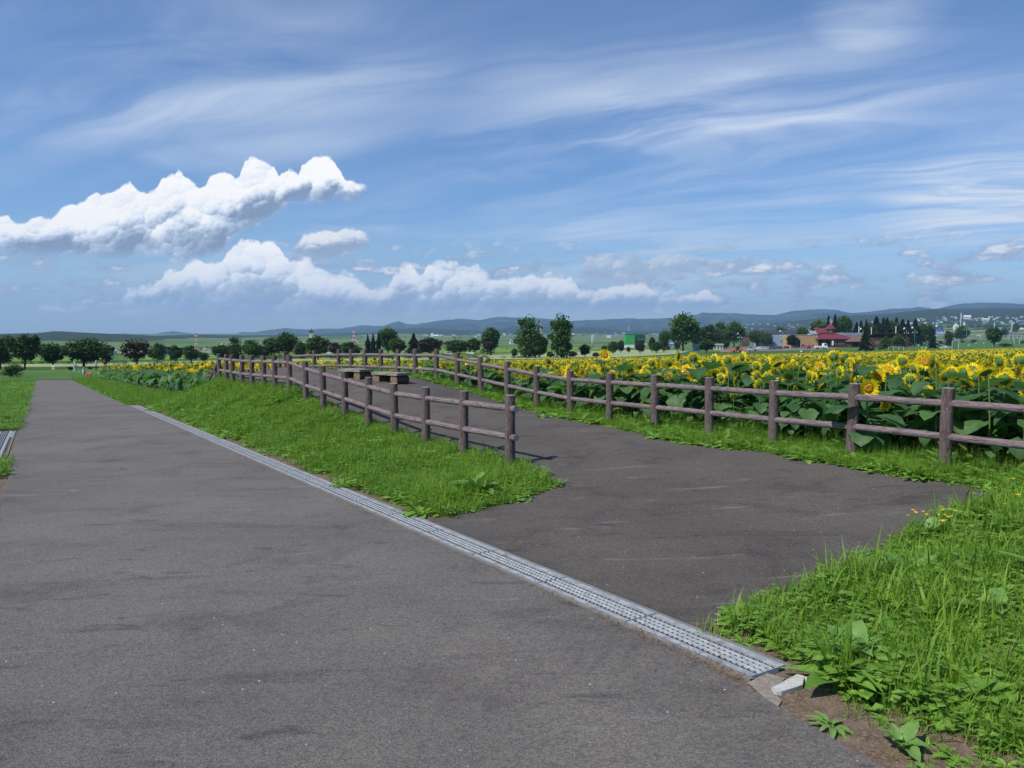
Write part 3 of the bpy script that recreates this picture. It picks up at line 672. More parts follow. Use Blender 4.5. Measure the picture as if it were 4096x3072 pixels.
# ------------------------------------------------------------------ log benches
M_PLANK = mat('bench_plank', lambda x: pbsdf(x, x.mix(x.ss(x.noise(x.v('MULTIPLY', ocoord(x), (.25, 1, 1)), 24, 5, .65, .6), .35, .65), (.15, .135, .11), (.32, .30, .26)), .8, .2, bump=x.noise(x.v('MULTIPLY', ocoord(x), (.2, 1, 1)), 60, 4), bs=.5, bd=.004))
M_BLOG = woodm('bench_log', (.055, .036, .022), (.155, .105, .065), (.11, .08, .05), 'X', .6)
M_BEND = plain('bench_log_end', (.20, .14, .085), .85, .2, var=.4, sc=14)
BLOG = log_mesh('support_log', .125, .43, 'X', 12, [M_BLOG, M_BEND], 14, 22, .008)
def bench(ax, ay, bx, by, label, wdt=.46):
    d = Vector((bx - ax, by - ay, 0)); L = d.length; rz = math.atan2(d.y, d.x); root = empty('log_bench', (ax, ay, z1((ax + bx) / 2, (ay + by) / 2) - .03), rz, label=label, cat='bench', group='low log benches on the platform')
    g = G(); g.box(0, L, -.01, wdt / 2 - .004, .235, .30); g.box(.01, L + .015, wdt / 2 + .004, wdt, .235, .298); link('seat', g.mesh('seat', [M_PLANK]), root)
    for t in (.16, .84):
        q = link('support_log', BLOG, root); q.location = (L * t, wdt / 2 - .215, .115); q.rotation_euler = (random.random() * 3 * 0, 0, math.pi / 2)
def px_at(px, Y): a, e = dirA(px, 1500); return a * Y, Y
b0 = hit(1486, 1524)[:2]; b1 = hit(1590, 1541)[:2]; bench(*b0, *b1, 'grey plank log bench nearer the camera, its plank end facing right')
b0 = hit(1352, 1514)[:2]; b1 = hit(1440, 1521)[:2]; bench(*b0, *b1, 'brown plank log bench further left, half hidden by fence posts')
# ================================================================== plants: templates
M_GRASS = leafmat('grass_blade', [(.165, .300, .026), (.225, .390, .036), (.320, .470, .060), (.180, .320, .038)], .38, .5, .25, (.9, (.72, .80, .80)))
M_GRASSD = leafmat('grass_blade_deep', [(.115, .220, .022), (.165, .300, .032), (.210, .350, .042)], .38, .5, .25, (1.1, (.75, .82, .85)))
M_DRY = leafmat('dry_blade', [(.30, .22, .11), (.40, .31, .17), (.22, .16, .09)], .2)
M_WEED = leafmat('broad_weed_leaf', [(.120, .250, .034), (.180, .340, .050), (.235, .400, .066)], .28, .45, .3)
M_DOCK = leafmat('dock_leaf', [(.130, .260, .055), (.175, .320, .075), (.150, .290, .06)], .25, .42, .35)
M_FEATH = leafmat('horsetail', [(.120, .250, .028), (.170, .320, .038)], .3)
M_SFLEAF = leafmat('sunflower_leaf', [(.075, .165, .060), (.105, .215, .080), (.155, .280, .095), (.095, .200, .068)], .45, .5, .32, (3, (.8, .88, .9)))
M_SFOLD = leafmat('sunflower_old_leaf', [(.07, .13, .035), (.20, .19, .05), (.11, .15, .04)], .22, .6)
M_STEM = leafmat('sunflower_stem', [(.10, .19, .045), (.15, .25, .07)], .05, .5)
M_CALYX = leafmat('sunflower_calyx', [(.075, .16, .035), (.12, .21, .05)], .1, .6)
M_PETAL = leafmat('sunflower_petal', [(.88, .60, .008), (.95, .70, .012), (.92, .75, .016)], .30, .5, .2)
def discm(x):
    o = ocoord(x); n = x.noise(wpos(x), 120, 3, .6); return pbsdf(x, x.mix(x.ss(n, .35, .65), (.30, .13, .012), (.62, .34, .025)), .8, .2, bump=n, bs=.7, bd=.004)
M_DISC = mat('sunflower_disc', discm)
M_WFL = leafmat('wild_flower', [(.90, .62, .02), (.85, .50, .02)], .25)
M_WHITE = leafmat('clover_head', [(.62, .64, .55), (.5, .55, .42)], .3)
def blade_t(w=.012, bend=.5, segs=3):
    """unit-high tapered blade curving over"""
    V = []; Q = []
    for i in range(segs + 1):
        t = i / segs; a = bend * t * 1.2; x = math.sin(a) * t * .75; z = t * math.cos(a * .75); ww = w * (1 - t ** 1.6) * .5 + .0006
        V += [(x, -ww, z), (x, ww, z)]
    for i in range(segs): Q.append((2 * i, 2 * i + 1, 2 * i + 3, 2 * i + 2))
    return np.array(V, float), np.array(Q), np.zeros((0, 3), int), np.zeros(segs, int), np.zeros(0, int)
def leaf_t(w=.4, droop=.5, fold=.15, heart=0.0, segs=4, stalk=.15, wave=.0):
    """unit-long broad leaf with midrib fold, starting at the origin and pointing +x"""
    V = []; Q = []
    prof_ = [0.02, .85, 1.0, .72, .03] if segs == 4 else [.02, 1.0, .04]
    for i in range(segs + 1):
        t = i / segs; x = stalk + t * (1 - stalk); ang = droop * t; z = -math.sin(ang) * t * .7 + (.0 if i == 0 else .0); ww = w * prof_[i] * .5
        xb = x - (heart if i == 1 else 0); e = wave * (-1) ** i
        V += [(xb, -ww, z + fold * ww * 2 * .5 + e), (x, 0, z), (xb, ww, z + fold * ww * 2 * .5 - e)]
    for i in range(segs): a = 3 * i; Q += [(a, a + 1, a + 4, a + 3), (a + 1, a + 2, a + 5, a + 4)]
    n = len(Q); V = np.array(V, float)
    if stalk > .05:
        k = len(V); V = np.concatenate([V, [(0, -.012, 0), (0, .012, 0), (stalk + .02, .010, .002), (stalk + .02, -.010, .002)]]); Q.append((k, k + 1, k + 2, k + 3)); n += 1
    return V, np.array(Q), np.zeros((0, 3), int), np.zeros(n, int), np.zeros(0, int)
def compose(items):
    """items: (template, az, tilt(pitch up), scale, loc, mat) -> one template"""
    out = []
    for (t, az, pitch, sc, loc, m) in items:
        V, Q, T, qm, tm = t; c, s_ = math.cos(pitch), math.sin(pitch); Ry = np.array([[c, 0, -s_], [0, 1, 0], [s_, 0, c]]); Rz = rot([az])[0]
        out.append(((V * sc) @ Ry.T @ Rz.T + np.array(loc), Q, T, qm + m, tm + m))
    return merge(out)
BL = [blade_t(.030, b) for b in (.25, .6, 1.0, 1.4)]
BLW = [blade_t(.050, b, 4) for b in (.3, .8, 1.3, 1.7)]
def tuft(n, tm, spread, seed, hmin=.5):
    r = random.Random(seed); it = []
    for i in range(n):
        a = r.uniform(0, 6.28); rr = spread * math.sqrt(r.random()); it.append((tm[r.randrange(4)], r.uniform(0, 6.28), r.uniform(-.25, .25), r.uniform(hmin, 1.0), (rr * math.cos(a), rr * math.sin(a), 0), 0))
    return compose(it)
def rosette(n, seed, w=.42, stalk=.1, up=(.2, .9)):
    r = random.Random(seed); return compose([(leaf_t(w * r.uniform(.8, 1.2), r.uniform(.4, 1.3), .35, 0, 4, stalk, .012), i * 2.4 + r.uniform(-.3, .3), r.uniform(*up), r.uniform(.6, 1.0), (0, 0, 0), 0) for i in range(n)])
def feather(seed):
    r = random.Random(seed); it = []
    b = blade_t(.012, .3, 2)
    it.append((b, 0, 0, 1.0, (0, 0, 0), 0))
    for k in range(5):
        for j in range(5): it.append((b, j * 1.26 + k, -.9, .34 * (1 - k * .13), (0, 0, .15 + k * .17), 0))
    return compose(it)
def leaf_hi(w=.4, droop=.5, fold=.15, heart=0.0, stalk=.15, seed=0, ripple=.02, n=7):
    """finely divided broad leaf: curved midrib, raised side panels, rippled and toothed margin"""
    r = random.Random(seed); V = []; Q = []; px, pz = stalk, 0.0; ph = r.uniform(0, 6)
    for i in range(n + 1):
        t = i / n; a = -droop * t + .12
        if i: px += math.cos(a) * (1 - stalk) / n; pz += math.sin(a) * (1 - stalk) / n
        ww = w * .5 * (math.sin(math.pi * min(1, (t * .93 + .07)) ** .72)) ** .75 if 0 < i < n else (w * .5 * (.35 if heart else .08) if i == 0 else .004)
        for j in range(-2, 3):
            u = j / 2; e = ww * (1 + (.07 * (-1) ** i if abs(j) == 2 else 0)); bx = -(heart * abs(u) * max(0, 1 - t * 3.2))
            V.append((px + bx, u * e, pz + fold * abs(u) * ww + (ripple * math.sin(t * 15 + ph + u * 2) * abs(u)) - .25 * fold * ww * u * u))
    for i in range(n):
        for j in range(4): a = i * 5 + j; Q.append((a, a + 1, a + 6, a + 5))
    k = len(V); V += [(0, -.011, -.004), (0, .011, -.004), (stalk + .02, .009, .0), (stalk + .02, -.009, .0)]; Q.append((k, k + 1, k + 2, k + 3))
    return np.array(V, float), np.array(Q), np.zeros((0, 3), int), np.zeros(len(Q), int), np.zeros(0, int)
T_TUFT = [tuft(7, BL, .22, s_) for s_ in range(5)]; T_TUFTW = [tuft(5, BLW, .16, s_, .6) for s_ in range(10, 14)]
T_ROS = [rosette(7, s_) for s_ in range(4)]; T_FEA = [feather(s_) for s_ in range(3)]
T_CLO = [compose([(leaf_t(.8, .3, .1, 0, 2, .02), i * 2.09 + j, .15, .35, (random.uniform(-.7, .7), random.uniform(-.7, .7), random.uniform(.25, .6)), 0) for j in range(5) for i in range(3)]) for s_ in range(3)]
def scatter(tmpls, x, y, size, var=.35, tilt=.25, m=0, dz=-.015, flat=None):
    out = []; k = RNG.integers(0, len(tmpls), len(x)); size = (size if hasattr(size, '__len__') else np.full(len(x), size)) * (.62 + .72 * vnoise(x, y, 1.5, 91) * (.5 + vnoise(x, y, 4.5, 92)))
    z = zt(x, y) + dz
    for i, t in enumerate(tmpls):
        q = k == i; n = int(q.sum())
        if n == 0: continue
        R = rot(RNG.uniform(0, 6.28, n), RNG.uniform(0, tilt, n), RNG.uniform(0, 6.28, n)); s_ = (size[q] if hasattr(size, '__len__') else np.full(n, size)) * RNG.uniform(1 - var, 1 + var, n)
        V, Q, T, a, b = bake(t, R, s_, np.stack([x[q], y[q], z[q]], 1)); out.append((V, Q, T, a + m, b + m))
    return out
def sample(poly, dens, dfun=None, cull=True):
    """random points in a polygon; dens per square metre near the camera, thinning with distance"""
    poly = np.array([(p[0], p[1]) for p in poly]); x0, y0 = poly.min(0); x1, y1 = poly.max(0); n = int((x1 - x0) * (y1 - y0) * dens)
    x = RNG.uniform(x0, x1, n); y = RNG.uniform(y0, y1, n); k = inpoly(x, y, poly); x, y = x[k], y[k]; x = x + RNG.normal(0, .035, len(x)); y = y + RNG.normal(0, .035, len(y))
    if cull: k = (y > .4) & (np.abs(x) < .80 * y + 1.2); x, y = x[k], y[k]
    if dfun is not None: k = RNG.random(len(x)) < dfun(x, y); x, y = x[k], y[k]
    return x, y
PATHP = np.array(PATH)
POSTS_XY = np.array([(p[0], p[1]) for p in NP_ + RP_])
def dist(x, y): return np.hypot(x, y)
def band_mask(x, y, lo=0.0):
    return ~inpoly(x, y, PATHP)
# ---- regions
NLn = poly_off(NP_, .16)
MOUND = [PL[1], PL[2], PL[3], PL[4], PL[5]] + [tuple(p) for p in NLn] + [xy(31.5, 7.2), xy(33.3, 7.0), xy(33.3, 3.44), xy(20, 3.42), xy(10, 3.42), PL[0]]
MOUND = resample(MOUND, .12, .035, 31)
VERGE = P2([(2821, 2537), (2870, 2490), (2955, 2440), (3075, 2412), (3180, 2362), (3310, 2310), (3405, 2250), (3505, 2208), (3585, 2174), (3715, 2122), (3885, 2066), (4040, 1988)])
VERGE = resample(VERGE, .1, .04, 41, False)
VERGEP = [tuple(p) for p in VERGE] + [tuple(p) for p in poly_off(EXT, -.45)] + [(10.5, 5), (9, 2), (5, .3), (1.3, .3), xy(1.7, 2.95), xy(2.62, 3.5)]
ROUT = poly_off(EXT[::-1] + RP_ + RST, .75); RINN = [tuple(p) for p in poly_off(EXT[::-1], -.45)] + [tuple(p) for p in PR[11:]]
RSTRIP = [tuple(p) for p in RINN] + [tuple(p) for p in ROUT[::-1]]
LV = resample([xy(s_, -.52) for s_ in np.arange(8, 111, 1.5)] + [xy(111, -14), xy(60, -14), xy(30, -9), xy(8, -7)], .5)
RV2 = resample([xy(35.3, 3.1), xy(110, 3.12), xy(112, 6.2), xy(60, 6.0), xy(36.5, 6.6), xy(35.4, 7.5)], .5)
def dn(near, p=1.5):
    return lambda x, y: np.clip((near / np.maximum(dist(x, y), .5)) ** p, 0, 1)
green = []
def grow(name, poly, jobs, mats, label=None):
    parts = []
    for (tm, dens, near, p, size, m, fn) in jobs:
        x, y = sample(poly, dens, dn(near, p)); 
        if fn is not None: k = fn(x, y); x, y = x[k], y[k]
        if len(x) == 0: continue
        d = dist(x, y); sz = size * np.clip((d / near) ** .55, 1, 3.2)
        parts += scatter(tm, x, y, sz if False else size * (1 + .0 * d) * np.clip((d / near) ** .35, 1, 1.8), m=m)
    return link(name, mk5(name, merge(parts), mats), kind='stuff')
GM = [M_GRASS, M_GRASSD, M_WEED, M_FEATH, M_DRY, M_WHITE]
def bare(seed, thr=.5): return lambda x, y: vnoise(x, y, .9, seed) > thr
def drainside(x, y):
    s_, v_ = sv(x, y); e = v_ - 3.41; g = .04 + .34 * vnoise(s_, s_ * 0, .8, 6) * sstep(12 - s_, -10, 6) + .14 * vnoise(s_, s_ * 0, 3.1, 8); return (e > g) | (RNG.random(len(x)) < .10)
grow('mound_grass', MOUND, [(T_TUFT, 520, 9, 1.3, .19, 0, drainside), (T_TUFT, 220, 9, 1.3, .18, 1, drainside), (T_TUFTW, 60, 9, 1.3, .22, 0, drainside), (T_FEA, 90, 9, 1.2, .20, 3, lambda x, y: drainside(x, y) & (vnoise(x, y, .6, 5) > .5)),
     (T_ROS, 70, 9, 1.2, .16, 2, drainside), (T_CLO, 90, 9, 1.3, .13, 2, drainside), (T_TUFT, 30, 9, 1.3, .06, 4, None), (T_ROS, 16, 9, 1.3, .05, 2, None)], GM)
def vs(x, y):
    s_, v_ = sv(x, y); e = v_ - 3.1; g = (.12 + .40 * vnoise(s_, s_ * 0, 1.1, 26) + .25 * vnoise(x, y, 3.3, 28)) * (.35 + .65 * sstep(s_, .3, 2.7)); return (e > g + np.clip((2.4 - s_) * .05, 0, .14)) | (RNG.random(len(x)) < .07)
grow('verge_grass', VERGEP, [(T_TUFT, 800, 4.6, 1.35, .17, 0, vs), (T_TUFTW, 280, 4.6, 1.2, .24, 0, vs), (T_TUFTW, 24, 4.6, 1.0, .29, 0, vs), (T_TUFTW, 70, 4.6, 1.2, .19, 1, vs), (T_FEA, 240, 4.6, 1.2, .17, 3, lambda x, y: vs(x, y) & (vnoise(x, y, 1.3, 5) > .45)),
     (T_ROS, 120, 4.6, 1.2, .12, 2, vs), (T_ROS, 30, 4.6, 1.2, .22, 2, vs), (T_CLO, 160, 4.6, 1.3, .14, 2, vs), (T_TUFT, 150, 4.6, 1.3, .06, 4, None), (T_ROS, 110, 4.6, 1.3, .06, 2, None), (T_TUFT, 200, 4.6, 1.2, .08, 0, None), (T_TUFT, 40, 4.6, 1.2, .16, 4, vs)], GM)
grow('fence_grass', RSTRIP, [(T_TUFT, 230, 12, 1.35, .19, 0, None), (T_FEA, 240, 12, 1.2, .24, 3, None), (T_TUFT, 120, 12, 1.3, .18, 1, None), (T_ROS, 130, 12, 1.2, .20, 2, None), (T_CLO, 90, 12, 1.2, .10, 2, None)], GM)
def lvm(x, y):
    s_, v_ = sv(x, y); return ~(((s_ > DL[0] - .1) & (s_ < DL[1] + .05) & (v_ > DL[2] - .05)) | ((s_ > 92) & (s_ < 98.4)) | ((s_ < 14) & (v_ > -.75)))
grow('road_verge_grass', LV, [(T_TUFT, 90, 18, 1.5, .20, 0, lvm), (T_TUFT, 50, 18, 1.5, .24, 1, lvm), (T_CLO, 60, 18, 1.4, .16, 2, lvm), (T_CLO, 5, 24, 1.3, .07, 5, lvm)], GM)
grow('road_verge_grass', RV2, [(T_TUFT, 60, 36, 1.5, .24, 0, None), (T_TUFT, 40, 36, 1.5, .26, 1, None), (T_ROS, 14, 36, 1.4, .2, 2, None)], GM)
def litter():
    parts = []
    for (sa, sb, va, vb, n) in [(2.7, 35, 2.99, 3.10, 2600), (2.7, 30, 3.39, 3.55, 2200), (3.5, 20, 3.1, 3.4, 260), (0.2, 3.2, 2.6, 3.6, 1500), (17, 24, -.6, -.5, 60)]:
        s_ = sa + (sb - sa) * RNG.random(n) ** 1.7; v_ = RNG.uniform(va, vb, n); k = vnoise(s_, v_ * 3, 1.9, 12) > .42; s_, v_ = s_[k], v_[k]
        x = UX * s_ + UY * v_; y = UY * s_ - UX * v_; t = blade_t(.10, .5, 2); t = (t[0] @ np.array([[0, 0, 1], [0, 1, 0], [1, 0, 0]]).T, *t[1:])
        parts += scatter([t], x, y, .028, .6, .5, 0, .006)
    link('dry_litter', mk5('dry_litter', merge(parts), [plain('litter', (.17, .105, .06), .95, .1, var=.5, sc=8)]), kind='stuff')
litter()
# ------------------------------------------------------------------ dock plants and other single weeds
def dock(px, py, size, seed, label, n=12, up=(.15, 1.1), w=.42):
    X_, Y_, Z_ = hit(px, py); r = random.Random(seed)
    root = empty('dock_plant', (X_, Y_, Z_ - .01), r.uniform(0, 6), label=label, cat='weed', group='dock plants in the grass')
    for i in range(n):
        t = leaf_hi(w * r.uniform(.85, 1.15), r.uniform(.4, 1.5), .45, 0, .18, r.random() * 99, .022, 8)
        c = compose([(t, i * 2.4 + r.uniform(-.3, .3), r.uniform(*up), size * r.uniform(.7, 1.1), (0, 0, 0.01), 0)])
        link('leaf', mk5('dock_leaf', c, [M_DOCK], True), root)
dock(1915, 1985, .38, 1, 'large broad leaved dock plant below the cut end post of the near fence', 34, (.1, 1.35), .40)
dock(1700, 1905, .16, 2, 'small dock plant in the mound grass left of the large one', 7)
dock(3400, 2660, .26, 3, 'broad leaved dock plant above the concrete slab in the right verge', 9, (.5, 1.2), .5)
dock(3640, 2330, .28, 4, 'dock plant amid tall grass at the upper part of the right verge', 11, (.3, 1.1), .5)
dock(3600, 2990, .15, 5, 'dock plant with raised leaves near the bottom of the right verge', 9, (.4, 1.2), .48)
dock(3960, 2480, .26, 6, 'dock plant at the right edge of the photo in the verge', 9, (.3, 1.1), .5)
dock(3700, 2160, .26, 7, 'dock plant at the rim of the branch path below the yellow flowers', 10, (.3, 1.1), .5)
dock(3230, 2590, .16, 8, 'low dock plant beside bare soil right of the drain end', 8, (.1, .6), .32)
dock(3330, 2905, .12, 9, 'flat serrated weed rosette on bare soil near the bottom road edge', 10, (.05, .4), .28)
dock(3915, 2100, .22, 10, 'dock plant at the right corner of the branch path', 9, (.3, 1.1), .5)
dock(2170, 1672, .22, 11, 'dock plant at the platform edge under the long fence', 9, (.2, .8), .36)
dock(852, 1700, .24, 12, 'bluish weed clump low on the mound beside the drain', 10, (.2, 1.0), .3)
def wild_flower(px, py, h, hd, label):
    X_, Y_, Z_ = hit(px, py + h); k = Y_ / F * 1.0; H_ = h * k; root = empty('yellow_wildflower', (X_, Y_, Z_), label=label, cat='wildflower', group='yellow wildflowers at the path edge')
    g = G(); lx, ly = random.uniform(-.05, .05), random.uniform(-.05, .05); g.tube([(0, 0, 0), (lx * .4, ly * .4, H_ * .5), (lx, ly, H_)], [.0022, .0018, .0014], 5); link('stem', g.mesh('stem', [M_STEM]), root)
    t = compose([(leaf_t(.42, -.3, .1, 0, 2, .02), i * .524, .45, hd, (lx, ly, H_), 0) for i in range(12)]); link('flower', mk5('flower', t, [M_WFL]), root)
for i, (px, py, h, hd, lb) in enumerate([(3650, 2040, 130, .022, 'leftmost pale yellow wildflower on a thin stem against the branch path'), (3660, 2048, 110, .022, 'second yellow wildflower of the left pair'), (3671, 2049, 105, .018, 'third small yellow wildflower beside the left pair'),
        (3652, 2062, 90, .018, 'low yellow wildflower under the leftmost ones'), (3692, 2052, 110, .020, 'yellow wildflower in the middle of the left half of the cluster'), (3699, 2047, 115, .018, 'higher twin of the middle wildflower'),
        (3752, 2034, 130, .020, 'yellow wildflower near the middle top of the cluster'), (3735, 2063, 90, .017, 'small orange yellow wildflower below the middle'), (3783, 2039, 120, .020, 'yellow wildflower in the right group, upper one'),
        (3792, 2030, 130, .016, 'smallest top wildflower of the right group'), (3785, 2063, 90, .020, 'yellow wildflower in the right group, lower one'), (3792, 2058, 95, .018, 'yellow wildflower touching the lower one of the right group'),
        (3778, 2073, 80, .024, 'yellow wildflower left of the lower right group'), (3767, 2083, 70, .034, 'largest bright yellow wildflower low above the dock leaves'), (4036, 1918, 60, .030, 'yellow wildflower under the fence at the right edge'),
        (3995, 2015, 60, .030, 'yellow wildflower at the right corner of the branch path'), (4090, 1985, 60, .036, 'yellow wildflower cut by the right photo edge'), (4082, 2012, 50, .028, 'yellow wildflower just below the one at the right edge')]):
    wild_flower(px, py, h, hd, lb)
# ================================================================== sunflowers
def ring_t(k, rx, z, cx=0):
    return [(cx + z, rx * math.cos(2 * math.pi * i / k), rx * math.sin(2 * math.pi * i / k)) for i in range(k)]
def dome(k, rings, m=0):
    """rings: list of (radius, x); axis along +x"""
    V = []; Q = []
    for (r_, x_) in rings: V += ring_t(k, r_, x_)
    for i in range(len(rings) - 1):
        for j in range(k): Q.append((i * k + j, i * k + (j + 1) % k, (i + 1) * k + (j + 1) % k, (i + 1) * k + j))
    n = len(V); V.append((rings[-1][1], 0, 0)); T = [(n, (len(rings) - 1) * k + j, (len(rings) - 1) * k + (j + 1) % k) for j in range(k)]
    return np.array(V, float), np.array(Q).reshape(-1, 4), np.array(T), np.full(len(Q), m), np.full(len(T), m)
def petal_ring(n, r0, L, w, lean, seed, segs=3):
    r = random.Random(seed); out = []
    for i in range(n):
        a = 2 * math.pi * (i + r.uniform(-.3, .3)) / n; l = L * r.uniform(.8, 1.15); le_ = lean + r.uniform(-.25, .25); V = []; Q = []
        for j in range(segs + 1):
            t = j / segs; rr = r0 + l * t * math.cos(le_ * t); xx = l * t * math.sin(le_) + .004; ww = w * .5 * [.55, 1.0, .8, .08][j if segs == 3 else (0, 1, 3)[j]]
            for sgn in (-1, 1):
                ca, sa = math.cos(a), math.sin(a); V.append((xx, rr * ca - sgn * ww * sa, rr * sa + sgn * ww * ca))
        for j in range(segs): Q.append((2 * j, 2 * j + 1, 2 * j + 3, 2 * j + 2))
        out.append((np.array(V), np.array(Q), np.zeros((0, 3), int), np.zeros(segs, int), np.zeros(0, int)))
    return merge(out)
def xf(t, R, loc, sc=1.0): return ((t[0] * sc) @ np.array(R).T + np.array(loc), *t[1:])
def Ry(a): c, s_ = math.cos(a), math.sin(a); return np.array([[c, 0, s_], [0, 1, 0], [-s_, 0, c]])
SF_MATS = [M_STEM, M_SFLEAF, M_SFOLD, M_CALYX, M_PETAL, M_DISC]
def setm(t, m): return (t[0], t[1], t[2], np.full(len(t[1]), m), np.full(len(t[2]), m))
def sunflower(seed, lod, facing_tilt=None):
    """parts of one plant facing +x: stem, leaves, calyx, petals, disc"""
    r = random.Random(seed); Hh = r.uniform(1.42, 1.72); hr = r.uniform(.060, .090) ; tilt = r.uniform(-.95, .15) if facing_tilt is None else facing_tilt
    lx, ly = r.uniform(-.06, .06), r.uniform(-.06, .06)
    top = (lx + .07, ly, Hh); neck = (lx + .02, ly, Hh + .015)
    g = G(); k = (7, 4, 3)[lod]
    pts = [(0, 0, -.03), (lx * .4, ly * .4, Hh * .5), (lx, ly, Hh - .10), neck, top] if lod == 0 else [(0, 0, 0), (lx, ly, Hh - .08), top]
    g.tube(pts, [.016, .014, .011, .010, .012] if lod == 0 else [.016, .013, .012], k, cap=False)
    stem = g.arr()
    items = []; nl = (13, 8, 6)[lod]
    for i in range(nl):
        t = .12 + .76 * (i + r.random() * .5) / nl; a = i * 2.4 + r.uniform(-.4, .4); sz = (.16 + .20 * math.sin(math.pi * min(1, (1 - t) * 1.1 + .15)) ** .8) * r.uniform(.85, 1.15) * (1.22, 1.28, 1.5)[lod]
        if lod == 0: tm = leaf_hi(.78 * r.uniform(.9, 1.12), r.uniform(.3, 1.1), r.uniform(.1, .5), .12, .26, seed * 31 + i, .018, 5)
        elif lod == 1: tm = leaf_t(.85, r.uniform(.5, 1.3), .25, .04, 2, .12)
        else: tm = leaf_t(.95, .8, .1, 0, 2, .02)
        old = 1 if (t < .30 and r.random() < .45) else 0
        items.append((tm, a, r.uniform(-.85, .10) if t < .72 else r.uniform(-.35, .55), sz * 1.42, (lx * t, ly * t, Hh * t), old))
    leaves = compose(items)
    R = Ry(tilt); hs = hr * (1.0, 1.0, 1.15)[lod]
    if lod == 0:
        cal = dome(14, [(hs * 1.10, .012), (hs * 1.18, -.005), (hs * .85, -.024), (.018, -.036)])
        cal = merge([cal, petal_ring(14, hs * .95, .045, .028, -.5, seed + 3, 2)])
        pet = merge([petal_ring(19, hs * .92, .104, .042, .12, seed, 3), petal_ring(15, hs * .90, .092, .040, .42, seed + 1, 3)])
        dsc = dome(16, [(hs * 1.0, .012), (hs * .86, .024), (hs * .55, .026), (hs * .25, .020)])
    elif lod == 1:
        cal = dome(7, [(hs * 1.15, .008), (hs * .8, -.025)]); pet = petal_ring(15, hs * .9, .092, .050, .2, seed, 2); dsc = dome(8, [(hs * 1.0, .012), (hs * .6, .024)])
    else:
        cal = dome(5, [(hs * 1.2, .004), (hs * .5, -.03)]); pet = petal_ring(8, hs * .7, .12, .10, .2, seed, 2); dsc = dome(5, [(hs * .9, .014)])
    hd = [xf(cal, R, top), xf(pet, R, top), xf(dsc, R, top)]
    return stem, leaves, hd
def sf_full(seed, lod):
    s_, l, (c, p, d) = sunflower(seed, lod)
    if (lod < 2 and seed % (7, 3)[lod] == 1) or (lod == 2 and seed % 2 == 0): return merge([setm(s_, 0), (l[0], l[1], l[2], l[3] + 1, l[4] + 1), setm(c, 3)])
    return merge([setm(s_, 0), (l[0], l[1], l[2], l[3] + 1, l[4] + 1), setm(c, 3), setm(p, 4), setm(d, 5)])
def sf_things(seed, tilt=None):
    s_, l, (c, p, d) = sunflower(seed, 0, tilt)
    return dict(stem=mk5('stem', setm(s_, 0), [M_STEM], True), leaves=mk5('leaves', l, [M_SFLEAF, M_SFOLD], True), flower_head=mk5('flower_head', setm(c, 0), [M_CALYX], True), petals=mk5('petals', setm(p, 0), [M_PETAL]), disc=mk5('disc', setm(d, 0), [M_DISC], True))
# field outline and plant positions
# fx boundary on the left (road side), the small branch path, and the far edge
FIELD = [tuple(p) for p in poly_off(EXT[::-1] + RP_ + RST, .80)] + [xy(34.8, 9.8), xy(36.6, 9.2), xy(37.0, 7.3), xy(44, 6.7), xy(70, 6.4), xy(92, 6.4), hit(395, 1512)[:2], (-.42 * 98, 98), (-.14 * 98, 98), (.13 * 108, 108), (.30 * 118, 118), (.47 * 142, 142), (.62 * 165, 165), (.80 * 170, 170), (.86 * 120, 120), (.86 * 40, 40), (14, 12)]
def nearmask(x, y): return (np.abs(x) < .74 * y + 2.0)
def field_pts(d0, d1, dens):
    poly = np.array(FIELD); x0, y0 = poly.min(0); x1, y1 = poly.max(0)
    st_ = 1 / math.sqrt(dens); gx, gy = np.meshgrid(np.arange(x0, x1, st_ * .8), np.arange(y0, y1, st_ * 1.25)); x = gx.ravel() + RNG.uniform(-.3, .3, gx.size) * st_; y = gy.ravel() + RNG.uniform(-.3, .3, gy.size) * st_
    d = dist(x, y); k = (d >= d0) & (d < d1) & nearmask(x, y); x, y = x[k], y[k]; k = inpoly(x, y, poly); return x[k], y[k]
def faces_az(x, y):
    """most heads turn away from the viewer and to the right, a few anywhere"""
    n = len(x); left = sstep(-x / np.maximum(y, 1), .15, .4)
    a = math.atan2(.75, .55) - left * 1.6 + RNG.normal(0, .85, n); w = RNG.random(n) < (.13 + .15 * left); a[w] = RNG.uniform(0, 6.28, w.sum()); return a
nx_, ny_ = field_pts(0, 25, 7.5)
o = np.argsort(dist(nx_, ny_) - .0 * nx_); nx_, ny_ = nx_[o], ny_[o]
